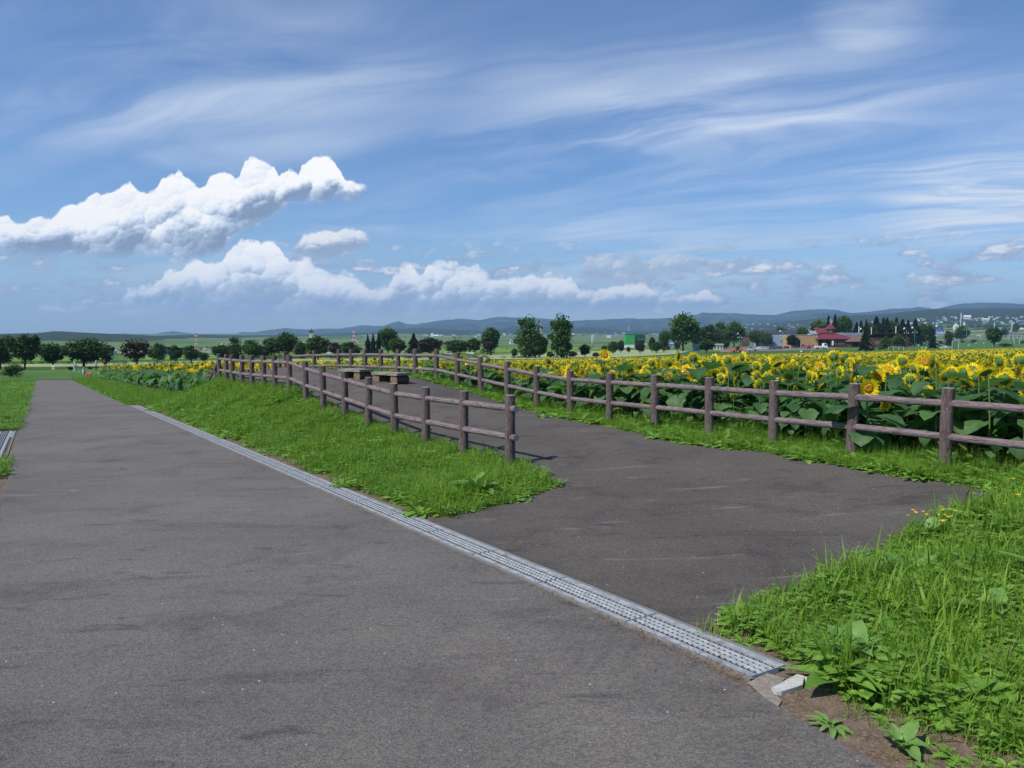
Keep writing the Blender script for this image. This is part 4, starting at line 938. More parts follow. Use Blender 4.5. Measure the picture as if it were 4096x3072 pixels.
# the flowers that show their faces in the photo: (px, py of the head, distance, facing azimuth, scale, label)
SPECIAL = [(3475, 1553, 10.6, -1.75, 1.12, .15, 'large sunflower facing the viewer just above the rail beside the second full post from right'),
           (3543, 1622, 10.9, -1.75, .62, .1, 'small sunflower head low between the two rails right of the second post'),
           (3416, 1513, 12.6, -1.0, .9, .0, 'sunflower seen in profile standing left above the large rail flower'),
           (3512, 1505, 12.0, -2.3, .95, .0, 'sunflower turned left, right above the large rail flower'),
           (2774, 1502, 15.0, -1.6, .95, .1, 'open sunflower facing the viewer above the fence, mid right'),
           (2634, 1464, 18.5, -1.6, .85, .1, 'round open sunflower higher up between two middle posts'),
           (2476, 1495, 17.2, -1.9, .8, .1, 'open sunflower low beside a middle fence post'),
           (1857, 1480, 23.5, -1.55, 1.0, .05, 'open sunflower behind the platform fence, left of the tall poplar'),
           (2092, 1503, 20.5, -1.5, 1.0, .05, 'open sunflower below the tall poplar, right of its twin'),
           (2070, 1500, 20.9, -1.2, .95, .05, 'open sunflower below the tall poplar, left twin'),
           (1880, 1485, 23.0, -1.5, .8, .3, 'small nodding sunflower right of the open one behind the platform'),
           (690, 1522, 55.0, -1.45, 1.15, .1, 'lowest bright open sunflower at the front rim of the left field'),
           (676, 1502, 58.0, -1.45, 1.1, .1, 'open sunflower just above the lowest one of the left field'),
           (4075, 1485, 11.5, -.9, 1.0, .0, 'sunflower facing right at the right photo edge'),
           (4030, 1500, 12.2, 2.6, .95, .0, 'sunflower in profile left of the one at the right edge')]
srot = []
protos = [sf_things(100 + i) for i in range(12)]
for q in protos[11:]: q['bud'] = True
base = []
def plant(pr, loc, az_, sc, label, group, name='sunflower'):
    o = empty(name, loc, az_, sc, label=label, cat='sunflower', group=group)
    link('stem', pr['stem'], o); link('leaves', pr['leaves'], o); h = link('flower_head', pr['flower_head'], o)
    if not pr.get('bud'): link('petals', pr['petals'], h); link('disc', pr['disc'], h)
    return o
spec_xy = []
for (px, py, Y_, az_, sc, tl, lb) in SPECIAL:
    sc *= .80
    a, e = dirA(px, py); X_ = a * Y_; Zh = HCAM + e * Y_; pr = sf_things(500 + int(px), tl); bz = z1(X_, Y_); V = np.array([v.co for v in pr['disc'].vertices]).mean(0)
    s2 = (Zh - bz) / V[2]; c, s_ = math.cos(az_), math.sin(az_); bx, by = X_ - (c * V[0] - s_ * V[1]) * sc, Y_ - (s_ * V[0] + c * V[1]) * sc
    ok = s2 / sc
    o_ = empty('sunflower', (bx, by, bz), az_, (sc, sc, s2), label=lb, cat='sunflower', group='sunflowers of the field')
    link('stem', pr['stem'], o_); link('leaves', pr['leaves'], o_)
    h = link('flower_head', pr['flower_head'], o_); h.scale = (1, 1, 1)
    # keep the head round although the stalk is stretched
    cz = V[2]; k = sc * 1.0 / s2
    for nm_ in ('flower_head', 'petals', 'disc'):
        me = pr[nm_]; co = np.array([v.co for v in me.vertices]); co[:, 2] = cz + (co[:, 2] - cz) * k; me.vertices.foreach_set('co', co.astype(np.float32).ravel())
    link('petals', pr['petals'], h); link('disc', pr['disc'], h); spec_xy.append((bx, by))
for p in spec_xy:
    k = np.hypot(nx_ - p[0], ny_ - p[1]) > .22; nx_, ny_ = nx_[k], ny_[k]
# keep the sight line to the large rail flowers free
NI_ = 285
PN = ['nearest', 'second', 'third', 'fourth', 'fifth', 'sixth', 'seventh', 'eighth', 'ninth', 'tenth', 'eleventh', 'twelfth', 'thirteenth', 'fourteenth', 'fifteenth', 'sixteenth', 'seventeenth', 'eighteenth', 'nineteenth']
RXY = np.array([(p[0], p[1]) for p in EXT[::-1] + RP_])
faz = faces_az(nx_, ny_); scs = np.where(RNG.random(len(nx_)) < .22, RNG.uniform(.42, .60, len(nx_)), RNG.uniform(.60, .83, len(nx_))); nz_ = zt(nx_, ny_)
rows = {}
for i in range(min(NI_, len(nx_))):
    d = np.hypot(RXY[:, 0] - nx_[i], RXY[:, 1] - ny_[i]); j = int(np.argmin(d)); k = j - 2
    where = 'right of the last full post' if k <= 0 else 'behind the %s long fence post from the right' % PN[min(k, 18)].replace('nearest', 'first')
    col_ = 'front row' if d[j] < 1.4 else ('second row' if d[j] < 2.3 else 'rows further back')
    plant(protos[int(RNG.integers(12))], (nx_[i], ny_[i], nz_[i]), float(faz[i]), float(scs[i]), 'nodding sunflower, %s, %s' % (col_, where), 'nodding sunflowers %s, %s' % (where, col_))
parts = []
def field_batch(x, y, lod, seeds, scale=1.0):
    if len(x) == 0: return
    tm = [sf_full(s_, lod) for s_ in seeds]; z = zt(x, y); a = faces_az(x, y); k = RNG.integers(0, len(tm), len(x)); sc = RNG.uniform(.56, .78, len(x)) * scale * (1 + .28 * sstep(-x, 8, 14))
    for i, t in enumerate(tm):
        q = k == i; n = int(q.sum()); R = rot(a[q], RNG.uniform(0, .10, n), RNG.uniform(0, 6.28, n)); parts.append(bake(t, R, sc[q], np.stack([x[q], y[q], z[q]], 1)))
field_batch(nx_[NI_:], ny_[NI_:], 0, range(200, 207))
x, y = field_pts(25, 52, 5.6); field_batch(x, y, 1, range(300, 308))
x, y = field_pts(52, 240, 3.4); field_batch(x, y, 2, range(400, 408))
fm_ = merge(parts); print('field faces', len(fm_[1]) + len(fm_[2]))
link('sunflower_field', mk5('sunflower_field', fm_, SF_MATS), kind='stuff')
# dark earth under the plants
sheet('field_soil', FIELD, 3.0, .01, mat('field_soil', lambda x: pbsdf(x, x.mix(x.noise(wpos(x), 3, 5, .6), (.030, .028, .016), (.065, .052, .034)), .95, .1)))
# ================================================================== trees
def crown_t(kind, seed, leafs):
    """crown of leaf clumps in a unit-high tree (z 0..1, radius about .5); returns template and limb list"""
    r = np.random.default_rng(seed); lobes = []
    if kind == 'round':
        for i in range(17): a = r.uniform(0, 6.28); z = r.uniform(.26, .80); rr = .30 * (1 - abs(z - .55) * 1.2) * r.uniform(.5, 1.2); lobes.append((rr * math.cos(a), rr * math.sin(a), z, r.uniform(.07, .20)))
        lobes.append((0, 0, .86, .12))
    elif kind == 'vase':
        for i in range(22): a = r.uniform(0, 6.28); z = r.uniform(.32, .86); rr = (.06 + .36 * sstep(z, .22, .6)) * r.uniform(.15, 1.05) * (1 - .6 * sstep(z, .75, 1.0)); lobes.append((rr * math.cos(a), rr * math.sin(a), z, r.uniform(.06, .18)))
    elif kind == 'poplar':
        for i in range(34): a = r.uniform(0, 6.28); z = r.uniform(.10, .94); rr = r.uniform(.02, .40) * (1.2 - .7 * z); lobes.append((rr * math.cos(a), rr * math.sin(a), z, r.uniform(.05, .15)))
    elif kind == 'sparse':
        for i in range(14): a = r.uniform(0, 6.28); z = r.uniform(.28, .92); rr = r.uniform(.05, .40); lobes.append((rr * math.cos(a), rr * math.sin(a), z, r.uniform(.06, .13)))
    elif kind == 'shrub':
        for i in range(9): a = r.uniform(0, 6.28); z = r.uniform(.15, .75); rr = r.uniform(.0, .36) * (1.1 - z * .5); lobes.append((rr * math.cos(a), rr * math.sin(a), z, r.uniform(.15, .26)))
    P_ = []; N = leafs
    if kind in ('conifer', 'pine'):
        tiers = 11 if kind == 'conifer' else 6
        for i in range(N):
            t = r.random() ** .75; tier = math.floor((1 - t) * tiers) / tiers; fr = (1 - t) * tiers - math.floor((1 - t) * tiers)
            zz = .10 + .90 * t; R0 = .70 * (1 - t) ** (.8 if kind == 'conifer' else .45) * (.55 + .45 * fr) * (1 + .3 * math.sin(6 * tier * 9)); a = r.uniform(0, 6.28)
            a = a - .35 * math.sin(a * 5 + tier * 17); rr = R0 * r.random() ** .45 * (.75 + .25 * math.sin(a * 5 + tier * 20)); P_.append((rr * math.cos(a), rr * math.sin(a), zz - rr * .25))
        sz = np.full(N, .050)
    else:
        k = r.integers(0, len(lobes), N); L = np.array(lobes)[k]; d = r.normal(size=(N, 3)); d /= np.linalg.norm(d, axis=1)[:, None]; rad_ = L[:, 3] * r.random(N) ** .33 * (1 + .35 * np.sin(d[:, 0] * 7 + k) * np.cos(d[:, 2] * 6))
        P_ = L[:, :3] + d * rad_[:, None] * np.array([1.05, 1.05, .85]); La = np.array(lobes); c0 = La[:, :3].mean(0); sd = La[:, :3].std(0) * 1.25 + .03
        q = r.random(N) < .22; g3 = r.normal(size=(N, 3)); g3 /= np.maximum(1, np.linalg.norm(g3, axis=1) / r.uniform(1.2, 1.9, N))[:, None]; P_[q] = (c0 + g3 * sd)[q]; sz = r.uniform(.030, .056, N)
    P_ = np.array(P_); n = len(P_); P_[:, 2] *= .985 / np.percentile(P_[:, 2], 99.7)
    if kind not in ('conifer', 'pine'): P_[:, :2] *= .47 / np.percentile(np.abs(P_[:, 0]), 98.5)
    q = (np.array([(-.5, -.4, 0), (.5, -.35, .1), (.55, .4, 0), (-.4, .5, .12)]), np.array([(0, 1, 2, 3)]), np.zeros((0, 3), int), np.zeros(1, int), np.zeros(0, int))
    R = rot(r.uniform(0, 6.28, n), r.uniform(0, 1.3, n), r.uniform(0, 6.28, n)); t = bake(q, R, sz * 1.25, P_)
    g = G(); top = {'conifer': .95, 'pine': .9, 'poplar': .85, 'shrub': .5}.get(kind, .62); w0 = .030 if kind != 'shrub' else .012
    g.tube([(0, 0, -.03), (.008, .004, .12), (-.006, .01, top * .6), (.01, 0, top)], [w0 * 1.25, w0, w0 * .7, w0 * .18], 7, cap=False)
    for i, l in enumerate(lobes[:8]):
        z0 = max(.12, l[2] - .30); g.tube([(0, 0, z0), (l[0] * .5, l[1] * .5, (z0 + l[2]) / 2 + .02), (l[0], l[1], l[2])], [w0 * .5, w0 * .32, w0 * .12], 5, cap=False)
    return t, g
GREENS = dict(dark=[(.026, .062, .016), (.046, .095, .024), (.075, .140, .034)], mid=[(.036, .084, .018), (.060, .125, .028), (.090, .170, .038)],
              yellow=[(.060, .100, .018), (.095, .140, .026), (.040, .080, .018)], brown=[(.042, .040, .024), (.062, .054, .032), (.032, .042, .022)], pine=[(.010, .028, .014), (.018, .044, .020), (.030, .060, .024)], light=[(.06, .12, .03), (.09, .16, .04)])
M_BARK = plain('bark', (.075, .055, .042), .9, .15, var=.4, sc=1.5)
_TC = {}
def tree(kind, col, px, base, top, wpx, label, Y=None, group=None, cat='tree', name=None, seed=None, sub=0, squash=1.0):
    """a tree whose foot, height and breadth were read off the photograph"""
    if Y is None: X_, Y_, Z_ = hit(px, base)
    else: a, e = dirA(px, base); X_, Y_ = a * Y, Y; Z_ = z1(X_, Y_)
    a, e = dirA(px, top); h = HCAM + e * Y_ - Z_; w = wpx / F * Y_
    seed = (int(px) % 3) if seed is None else seed; key = (kind, seed)
    if key not in _TC: _TC[key] = crown_t(kind, seed + 10, 5600 if kind != 'shrub' else 1500)
    mk_ = (kind, seed, col)
    t, g = _TC[key]
    if mk_ not in _TC: _TC[mk_] = (mk5('crown', t, [leafmat('foliage_' + col, GREENS[col], .22, .6, .2)]), g.mesh('trunk', [M_BARK], True))
    cr, tr = _TC[mk_]; nm = name or {'conifer': 'conifer', 'pine': 'pine_tree', 'shrub': 'shrub', 'poplar': 'poplar'}.get(kind, 'tree')
    root = empty(nm, (X_, Y_, Z_), random.uniform(0, 6.28), (w, w, h), label=label, cat=cat, group=group)
    link('trunk' if kind != 'shrub' else 'stem', tr, root); link('crown' if kind != 'shrub' else 'foliage', cr, root); return root
LT = 'trees in the row behind the left lawn'
tree('vase', 'dark', 2, 1478, 1344, 100, 'dark tree cut by the left photo edge', group=LT, seed=1)
tree('vase', 'dark', 101, 1480, 1340, 118, 'tall dark spreading tree, first whole one from the left', group=LT, seed=0)
tree('vase', 'dark', 212, 1474, 1374, 104, 'lower spreading dark tree with the small orange sign at its foot', group=LT, seed=2)
tree('vase', 'dark', 335, 1471, 1355, 152, 'broadest dark tree behind the standing people on the left lawn', group=LT, seed=1)
tree('sparse', 'dark', 425, 1470, 1376, 56, 'thin gappy tree behind the person in red on the left', group=LT)
tree('sparse', 'brown', 548, 1464, 1358, 100, 'brownish half bare tree right of the tall net frame', group=LT)
tree('round', 'dark', 631, 1453, 1374, 62, 'small leaning dark tree in front of the dark blue shed', group=LT)
tree('round', 'dark', 703, 1452, 1382, 42, 'narrow dark tree right of the dark blue shed', group=LT)
tree('round', 'dark', 766, 1452, 1383, 62, 'compact round dark tree left of the fence steps', group=LT)
tree('vase', 'dark', 815, 1452, 1410, 42, 'smallest dark tree left of the fence steps', group=LT)
CT = 'trees behind the viewing platform'
for i, (k, c, px, b, t, w, lb) in enumerate([('round', 'dark', 890, 1440, 1380, 80, 'low dark tree above the leftmost fence posts'), ('poplar', 'dark', 943, 1440, 1349, 60, 'slim pointed dark tree above the leftmost fence posts'), ('round', 'mid', 1000, 1440, 1361, 85, 'green tree right of the slim pointed one'),
        ('round', 'brown', 1052, 1435, 1385, 55, 'low brownish tree filling the gap'), ('round', 'dark', 1088, 1436, 1350, 75, 'dark tree left of its taller twin'), ('round', 'dark', 1145, 1436, 1331, 95, 'tallest dark broad tree left of the clock tower'), ('round', 'dark', 1205, 1436, 1366, 62, 'dark tree just left of the clock tower'),
        ('round', 'yellow', 1272, 1440, 1345, 92, 'yellowish round tree in front of the clock tower'), ('round', 'brown', 1342, 1430, 1371, 58, 'low brownish tree right of the yellowish one'), ('round', 'dark', 1402, 1432, 1368, 75, 'dark tree under the second red and white pylon'),
        ('conifer', 'pine', 1472, 1425, 1336, 34, 'left one of three dark firs'), ('conifer', 'pine', 1493, 1425, 1332, 32, 'middle one of three dark firs'), ('conifer', 'pine', 1514, 1425, 1331, 32, 'right one of three dark firs'), ('round', 'mid', 1553, 1422, 1312, 82, 'big green tree right of the three firs'),
        ('round', 'yellow', 1590, 1424, 1354, 76, 'yellow green tree in front of the big green one'), ('conifer', 'pine', 1655, 1422, 1332, 64, 'broad dark fir standing alone above the platform fence'), ('round', 'brown', 1722, 1424, 1352, 98, 'brownish broad tree above the platform fence'),
        ('round', 'dark', 1826, 1424, 1359, 106, 'wide dark tree beside the white truck'), ('round', 'dark', 1896, 1420, 1354, 56, 'dark tree right of the white truck'), ('round', 'dark', 1962, 1421, 1313, 92, 'tall dark round tree behind the curve of the long fence'),
        ('shrub', 'brown', 1950, 1422, 1364, 60, 'purple brown bush in front of the tall dark round tree')]):
    tree(k, c, px, b, t, w, lb, group=CT)
tree('poplar', 'mid', 2115, 1432, 1270, 120, 'tallest left poplar with drooping branches', group='tall poplars', seed=1)
tree('round', 'dark', 2160, 1432, 1342, 60, 'lower dark tree leaning against the left poplar', group=CT)
tree('poplar', 'mid', 2246, 1432, 1261, 100, 'gappy right poplar with its pale trunk showing', group='tall poplars', seed=2)
tree('round', 'dark', 2252, 1432, 1362, 60, 'dark undergrowth tree at the foot of the right poplar', group=CT)
ST = 'young trees along the lawn'
for (k, c, px, b, t, w, lb) in [('round', 'dark', 2058, 1432, 1394, 30, 'tiny dark tree left of the left poplar'), ('round', 'dark', 2203, 1432, 1406, 30, 'tiny dark tree between the two poplars'), ('vase', 'dark', 2293, 1432, 1405, 36, 'small flat tree right of the right poplar'), ('round', 'dark', 2340, 1430, 1378, 48, 'dark young tree in front of the rice fields'),
        ('round', 'dark', 2386, 1430, 1410, 30, 'tiny bush tree beside the thin white rail frame'), ('round', 'dark', 2417, 1418, 1382, 24, 'young tree, first left of the green house'), ('round', 'dark', 2452, 1418, 1366, 44, 'larger young round tree left of the green house'), ('vase', 'brown', 2482, 1415, 1362, 28, 'narrow brownish young tree left of the green house'),
        ('round', 'brown', 2514, 1412, 1388, 18, 'tiny young tree below the green house'), ('round', 'brown', 2560, 1416, 1362, 32, 'young round tree in front of the green house'), ('round', 'brown', 2607, 1411, 1350, 32, 'brownish young tree right of the green house'), ('round', 'dark', 2626, 1412, 1368, 50, 'dark low tree right of the green house'),
        ('poplar', 'dark', 2655, 1409, 1322, 50, 'dark slim tree at the left flank of the biggest tree'), ('round', 'dark', 2708, 1406, 1366, 26, 'small tree under the biggest tree'), ('round', 'dark', 2825, 1412, 1360, 66, 'low dark bushy tree in front of the white shed'), ('vase', 'dark', 2905, 1396, 1352, 30, 'slim tree left of the orange loader')]:
    tree(k, c, px, b, t, w, lb, group=ST)
BT = 'large trees left of the car park'
for (k, c, px, b, t, w, lb) in [('round', 'mid', 2732, 1405, 1256, 122, 'biggest tallest broad tree left of the car park'), ('round', 'dark', 2792, 1400, 1308, 66, 'dark tree right behind the biggest one'), ('round', 'dark', 2842, 1398, 1300, 74, 'dark tree above the white shed'),
        ('poplar', 'mid', 2884, 1396, 1288, 62, 'lighter slim tree among the dark ones'), ('round', 'mid', 2936, 1392, 1288, 82, 'broad green tree left of the first green lamp post'), ('round', 'mid', 3026, 1386, 1322, 64, 'round tree above the silver truck'), ('round', 'mid', 3064, 1386, 1332, 46, 'round tree right of the one above the silver truck'),
        ('round', 'yellow', 3118, 1380, 1310, 60, 'yellow green tree in front of the blue roofed hall'), ('round', 'pine', 3168, 1396, 1340, 50, 'low dark tree in front of the tan hall'), ('round', 'mid', 3272, 1360, 1281, 62, 'green tree behind the tan hall'), ('round', 'yellow', 3210, 1356, 1309, 55, 'yellowish tree behind the flat roof')]:
    tree(k, c, px, b, t, w, lb, group=BT, Y=None if b > 1366 else 500)
RT = 'dark conifers behind the red roofed buildings'
for i, (px, t, w, k, c, lb) in enumerate([(3312, 1262, 34, 'conifer', 'pine', 'fir left of the red spire roof'), (3338, 1257, 36, 'conifer', 'pine', 'tallest fir just left above the red spire roof'), (3372, 1264, 54, 'round', 'mid', 'paler loose tree right of the spire roof'), (3425, 1288, 40, 'conifer', 'pine', 'low fir at the left end of the right conifer row'),
        (3442, 1281, 34, 'conifer', 'pine', 'second fir of the right conifer row'), (3463, 1279, 30, 'conifer', 'pine', 'third fir of the right conifer row'), (3478, 1292, 40, 'round', 'yellow', 'yellow green tree inside the conifer row'), (3503, 1266, 60, 'conifer', 'pine', 'massive dark fir of the row'), (3532, 1271, 44, 'conifer', 'pine', 'dark fir right of the massive one'),
        (3546, 1270, 36, 'conifer', 'pine', 'twin fir beside it'), (3561, 1284, 50, 'round', 'mid', 'round green tree inside the conifer row'), (3583, 1270, 40, 'conifer', 'pine', 'dark fir in the middle of the row'), (3608, 1277, 54, 'conifer', 'pine', 'broad fir right of the middle one'), (3630, 1279, 36, 'conifer', 'pine', 'fir above the second red roof'),
        (3659, 1275, 44, 'conifer', 'pine', 'pointed fir near the right end of the row'), (3690, 1296, 44, 'round', 'dark', 'low dark tree ending the conifer row'), (3716, 1298, 40, 'round', 'dark', 'last low tree left of the blue roofed farmhouse')]):
    tree(k, c, px, 1364, t, w * (1.55 if k == 'conifer' else 1.2), lb, group=RT, Y=500 + 8 * (i % 4))
GT = 'garden trees on the right lawn'
for (k, c, px, b, t, w, lb) in [('pine', 'pine', 3459, 1404, 1332, 50, 'layered dark pine in front of the grey pavilion roof'), ('pine', 'mid', 3542, 1397, 1342, 44, 'bushy pine left before the second red roofed building'), ('round', 'mid', 3590, 1391, 1340, 46, 'rounded green tree before the second red roofed building'), ('pine', 'pine', 3731, 1394, 1348, 36, 'clipped layered pine right of the signs'),
        ('sparse', 'dark', 3790, 1384, 1322, 40, 'flat topped small tree right of the clipped pine'), ('round', 'mid', 3845, 1370, 1304, 58, 'round tree beside the white oval sign'), ('vase', 'mid', 3975, 1388, 1311, 70, 'heart shaped tree right of the white van'), ('sparse', 'mid', 4022, 1350, 1307, 28, 'thin small tree left of the utility pole'),
        ('round', 'mid', 4063, 1336, 1290, 26, 'small tree at the far right field edge'), ('round', 'dark', 3680, 1358, 1330, 30, 'dark low tree beyond the lane'), ('round', 'dark', 3810, 1352, 1334, 12, 'tiny tree by the lane')]:
    tree(k, c, px, b, t, w, lb, group=GT)
HG = 'shrubs on the lawns'
for (px, b, t, w, c, lb) in [(45, 1512, 1455, 85, 'light', 'large pale green shrub left of the road end'), (36, 1508, 1474, 36, 'brown', 'brown withered bush in front of the pale green shrub'), (82, 1486, 1470, 40, 'dark', 'dark shrub beside the first whole tree'), (282, 1482, 1466, 44, 'brown', 'dark low bush left of the standing people'), (360, 1478, 1467, 34, 'brown', 'low brown bush behind the crouching people'),
        (3760, 1378, 1362, 26, 'dark', 'dark low shrub before the flat topped tree'), (3790, 1384, 1370, 36, 'dark', 'dark shrub beside the gravel heap'), (3852, 1373, 1362, 22, 'dark', 'shrub at the foot of the round tree'), (3895, 1372, 1358, 30, 'dark', 'loose shrub on the open right lawn'), (3970, 1374, 1362, 26, 'dark', 'shrub left of the heart shaped tree'),
        (4018, 1388, 1373, 60, 'dark', 'long low shrub right of the heart shaped tree'), (4092, 1376, 1362, 20, 'dark', 'shrub at the right photo edge'), (2200, 1428, 1418, 18, 'dark', 'tiny shrub at the field edge'), (3492, 1402, 1388, 30, 'dark', 'low shrub right of the layered pine'), (3520, 1400, 1388, 26, 'dark', 'low shrub left of the bushy pine')]:
    tree('shrub', c, px, b, t, w, lb, group=HG, cat='shrub')
# hedge and far-off woods
def wood(name, spots, label=None, col='dark', **kw):
    parts = []
    for (px0, px1, py, hpx, wpx, n) in spots:
        for i in range(n):
            px = random.uniform(px0, px1); X_, Y_, Z_ = hit(px, py + random.uniform(-1, 1) * .25 * hpx * .2); h = hpx / F * Y_ * random.uniform(.6, 1.15); w = wpx / F * Y_ * random.uniform(.7, 1.3)
            t = SH[random.randrange(3)]; parts.append(bake(t, rot([random.uniform(0, 6.28)]), np.array([[w, w, h]]), np.array([[X_, Y_, Z_ - .1 * h]])))
    return link(name, mk5(name, merge(parts), [leafmat('foliage_' + col, GREENS[col], .22, .6, .2)]), kind='stuff')
SH = [crown_t('shrub', 50 + i, 240)[0] for i in range(3)]; SH = [((t[0] * 1.0), *t[1:]) for t in SH]
wood('hedgerow', [(-60, 900, 1456, 15, 26, 90), (870, 1950, 1434, 24, 40, 120), (1900, 2100, 1432, 9, 22, 20), (2000, 2400, 1396, 7, 16, 34)], col='mid')
wood('distant_woods', [(1300, 2300, 1352, 8, 22, 70), (2200, 2900, 1345, 7, 18, 60), (3700, 4150, 1311, 17, 22, 110), (3640, 3800, 1300, 8, 14, 20), (560, 1100, 1392, 8, 18, 36), (2900, 3700, 1306, 4, 12, 50)], col='dark')
# ================================================================== flat areas of the park and valley
def strip(name, pxs, step, dz, m): return sheet(name, resample(P2(pxs), step * .8, step * .06, 5), step, dz, m)
M_LAWN = mat('lawn', lambda x: pbsdf(x, x.mix(x.ss(x.noise(wpos(x), .12, 6, .65), .35, .65), (.050, .118, .028), (.090, .165, .038)), .95, .1))
M_LAWNR = mat('lawn_right', lambda x: pbsdf(x, x.mix(x.ss(x.noise(wpos(x), .09, 6, .65), .35, .65), (.050, .125, .034), (.080, .160, .040)), .95, .1))
M_PALE = mat('buckwheat_field', lambda x: pbsdf(x, x.mix(x.ss(x.noise(wpos(x), .35, 6, .7), .35, .65), (.20, .26, .11), (.36, .40, .21)), .95, .1))
M_RICE = mat('rice_field', lambda x: pbsdf(x, x.mix(x.ss(x.noise(wpos(x), .03, 5, .6), .35, .65), (.105, .205, .035), (.150, .270, .045)), .95, .1))
M_PARK = mat('car_park', lambda x: pbsdf(x, x.mix(x.ss(x.noise(wpos(x), .4, 5, .6), .35, .65), (.15, .14, .135), (.21, .195, .185)), .9, .2))
strip('pale_field', [(-300, 1471), (120, 1469), (420, 1466), (760, 1458), (1200, 1450), (1700, 1440), (2200, 1436), (2500, 1428), (2700, 1418), (2760, 1404), (2620, 1398), (2450, 1402), (2250, 1410), (1900, 1420), (1500, 1430), (1000, 1440), (600, 1449), (250, 1456), (-300, 1462)], 7, .08, M_PALE)
strip('rice_field', [(-300, 1449), (400, 1446), (900, 1434), (1400, 1424), (1900, 1413), (2350, 1404), (2480, 1396), (2300, 1390), (1900, 1396), (1400, 1408), (900, 1418), (400, 1430), (-300, 1434)], 9, .10, M_RICE)
strip('lawn', [(-200, 1522), (146, 1519), (300, 1519), (400, 1512), (470, 1500), (470, 1474), (330, 1474), (120, 1474), (-200, 1474)], 4, .05, M_LAWN)
strip('lawn', [(2300, 1422), (2760, 1412), (3100, 1408), (3500, 1402), (4300, 1395), (4300, 1345), (4000, 1356), (3850, 1362), (3700, 1374), (3500, 1384), (3300, 1390), (2900, 1404), (2600, 1406), (2400, 1412)], 5, .07, M_LAWNR)
strip('car_park', [(2880, 1411), (3060, 1405), (3300, 1399), (3345, 1394), (3345, 1384), (3500, 1387), (3650, 1385), (3700, 1381), (3640, 1375), (3300, 1376), (3040, 1383), (2880, 1397)], 4, .14, M_PARK)
strip('lane', [(3655, 1376), (3760, 1366), (3860, 1355), (3960, 1344), (3960, 1341), (3860, 1349), (3760, 1358), (3655, 1366)], 4, .14, M_PARK)
# ================================================================== vehicles
M_GLASS = mat('car_glass', lambda x: pbsdf(x, (.03, .035, .045), .12, .6)); M_TYRE = plain('tyre', (.025, .025, .025), .85); M_RIM = plain('rim', (.45, .45, .46), .4, .5, .6)
M_LAMP = mat('headlight', lambda x: pbsdf(x, (.75, .77, .78), .2, .6)); M_TAIL = plain('tail_light', (.45, .03, .02), .3)
M_PLATE = plain('plate', (.8, .8, .76), .6)
def wheel_t(r, w):
    g = G(); V = []
    g.tube([(0, -w / 2, 0), (0, -w / 2 + .03, 0), (0, w / 2 - .03, 0), (0, w / 2, 0)], [r * .86, r, r, r * .86], 18, 0); g2 = G(); g2.tube([(0, -w / 2 - .01, 0), (0, w / 2 + .01, 0)], [r * .58, r * .58], 12, 0); return g.mesh('tyre', [M_TYRE], True), g2.mesh('rim', [M_RIM])
TY, RM = wheel_t(.31, .2)
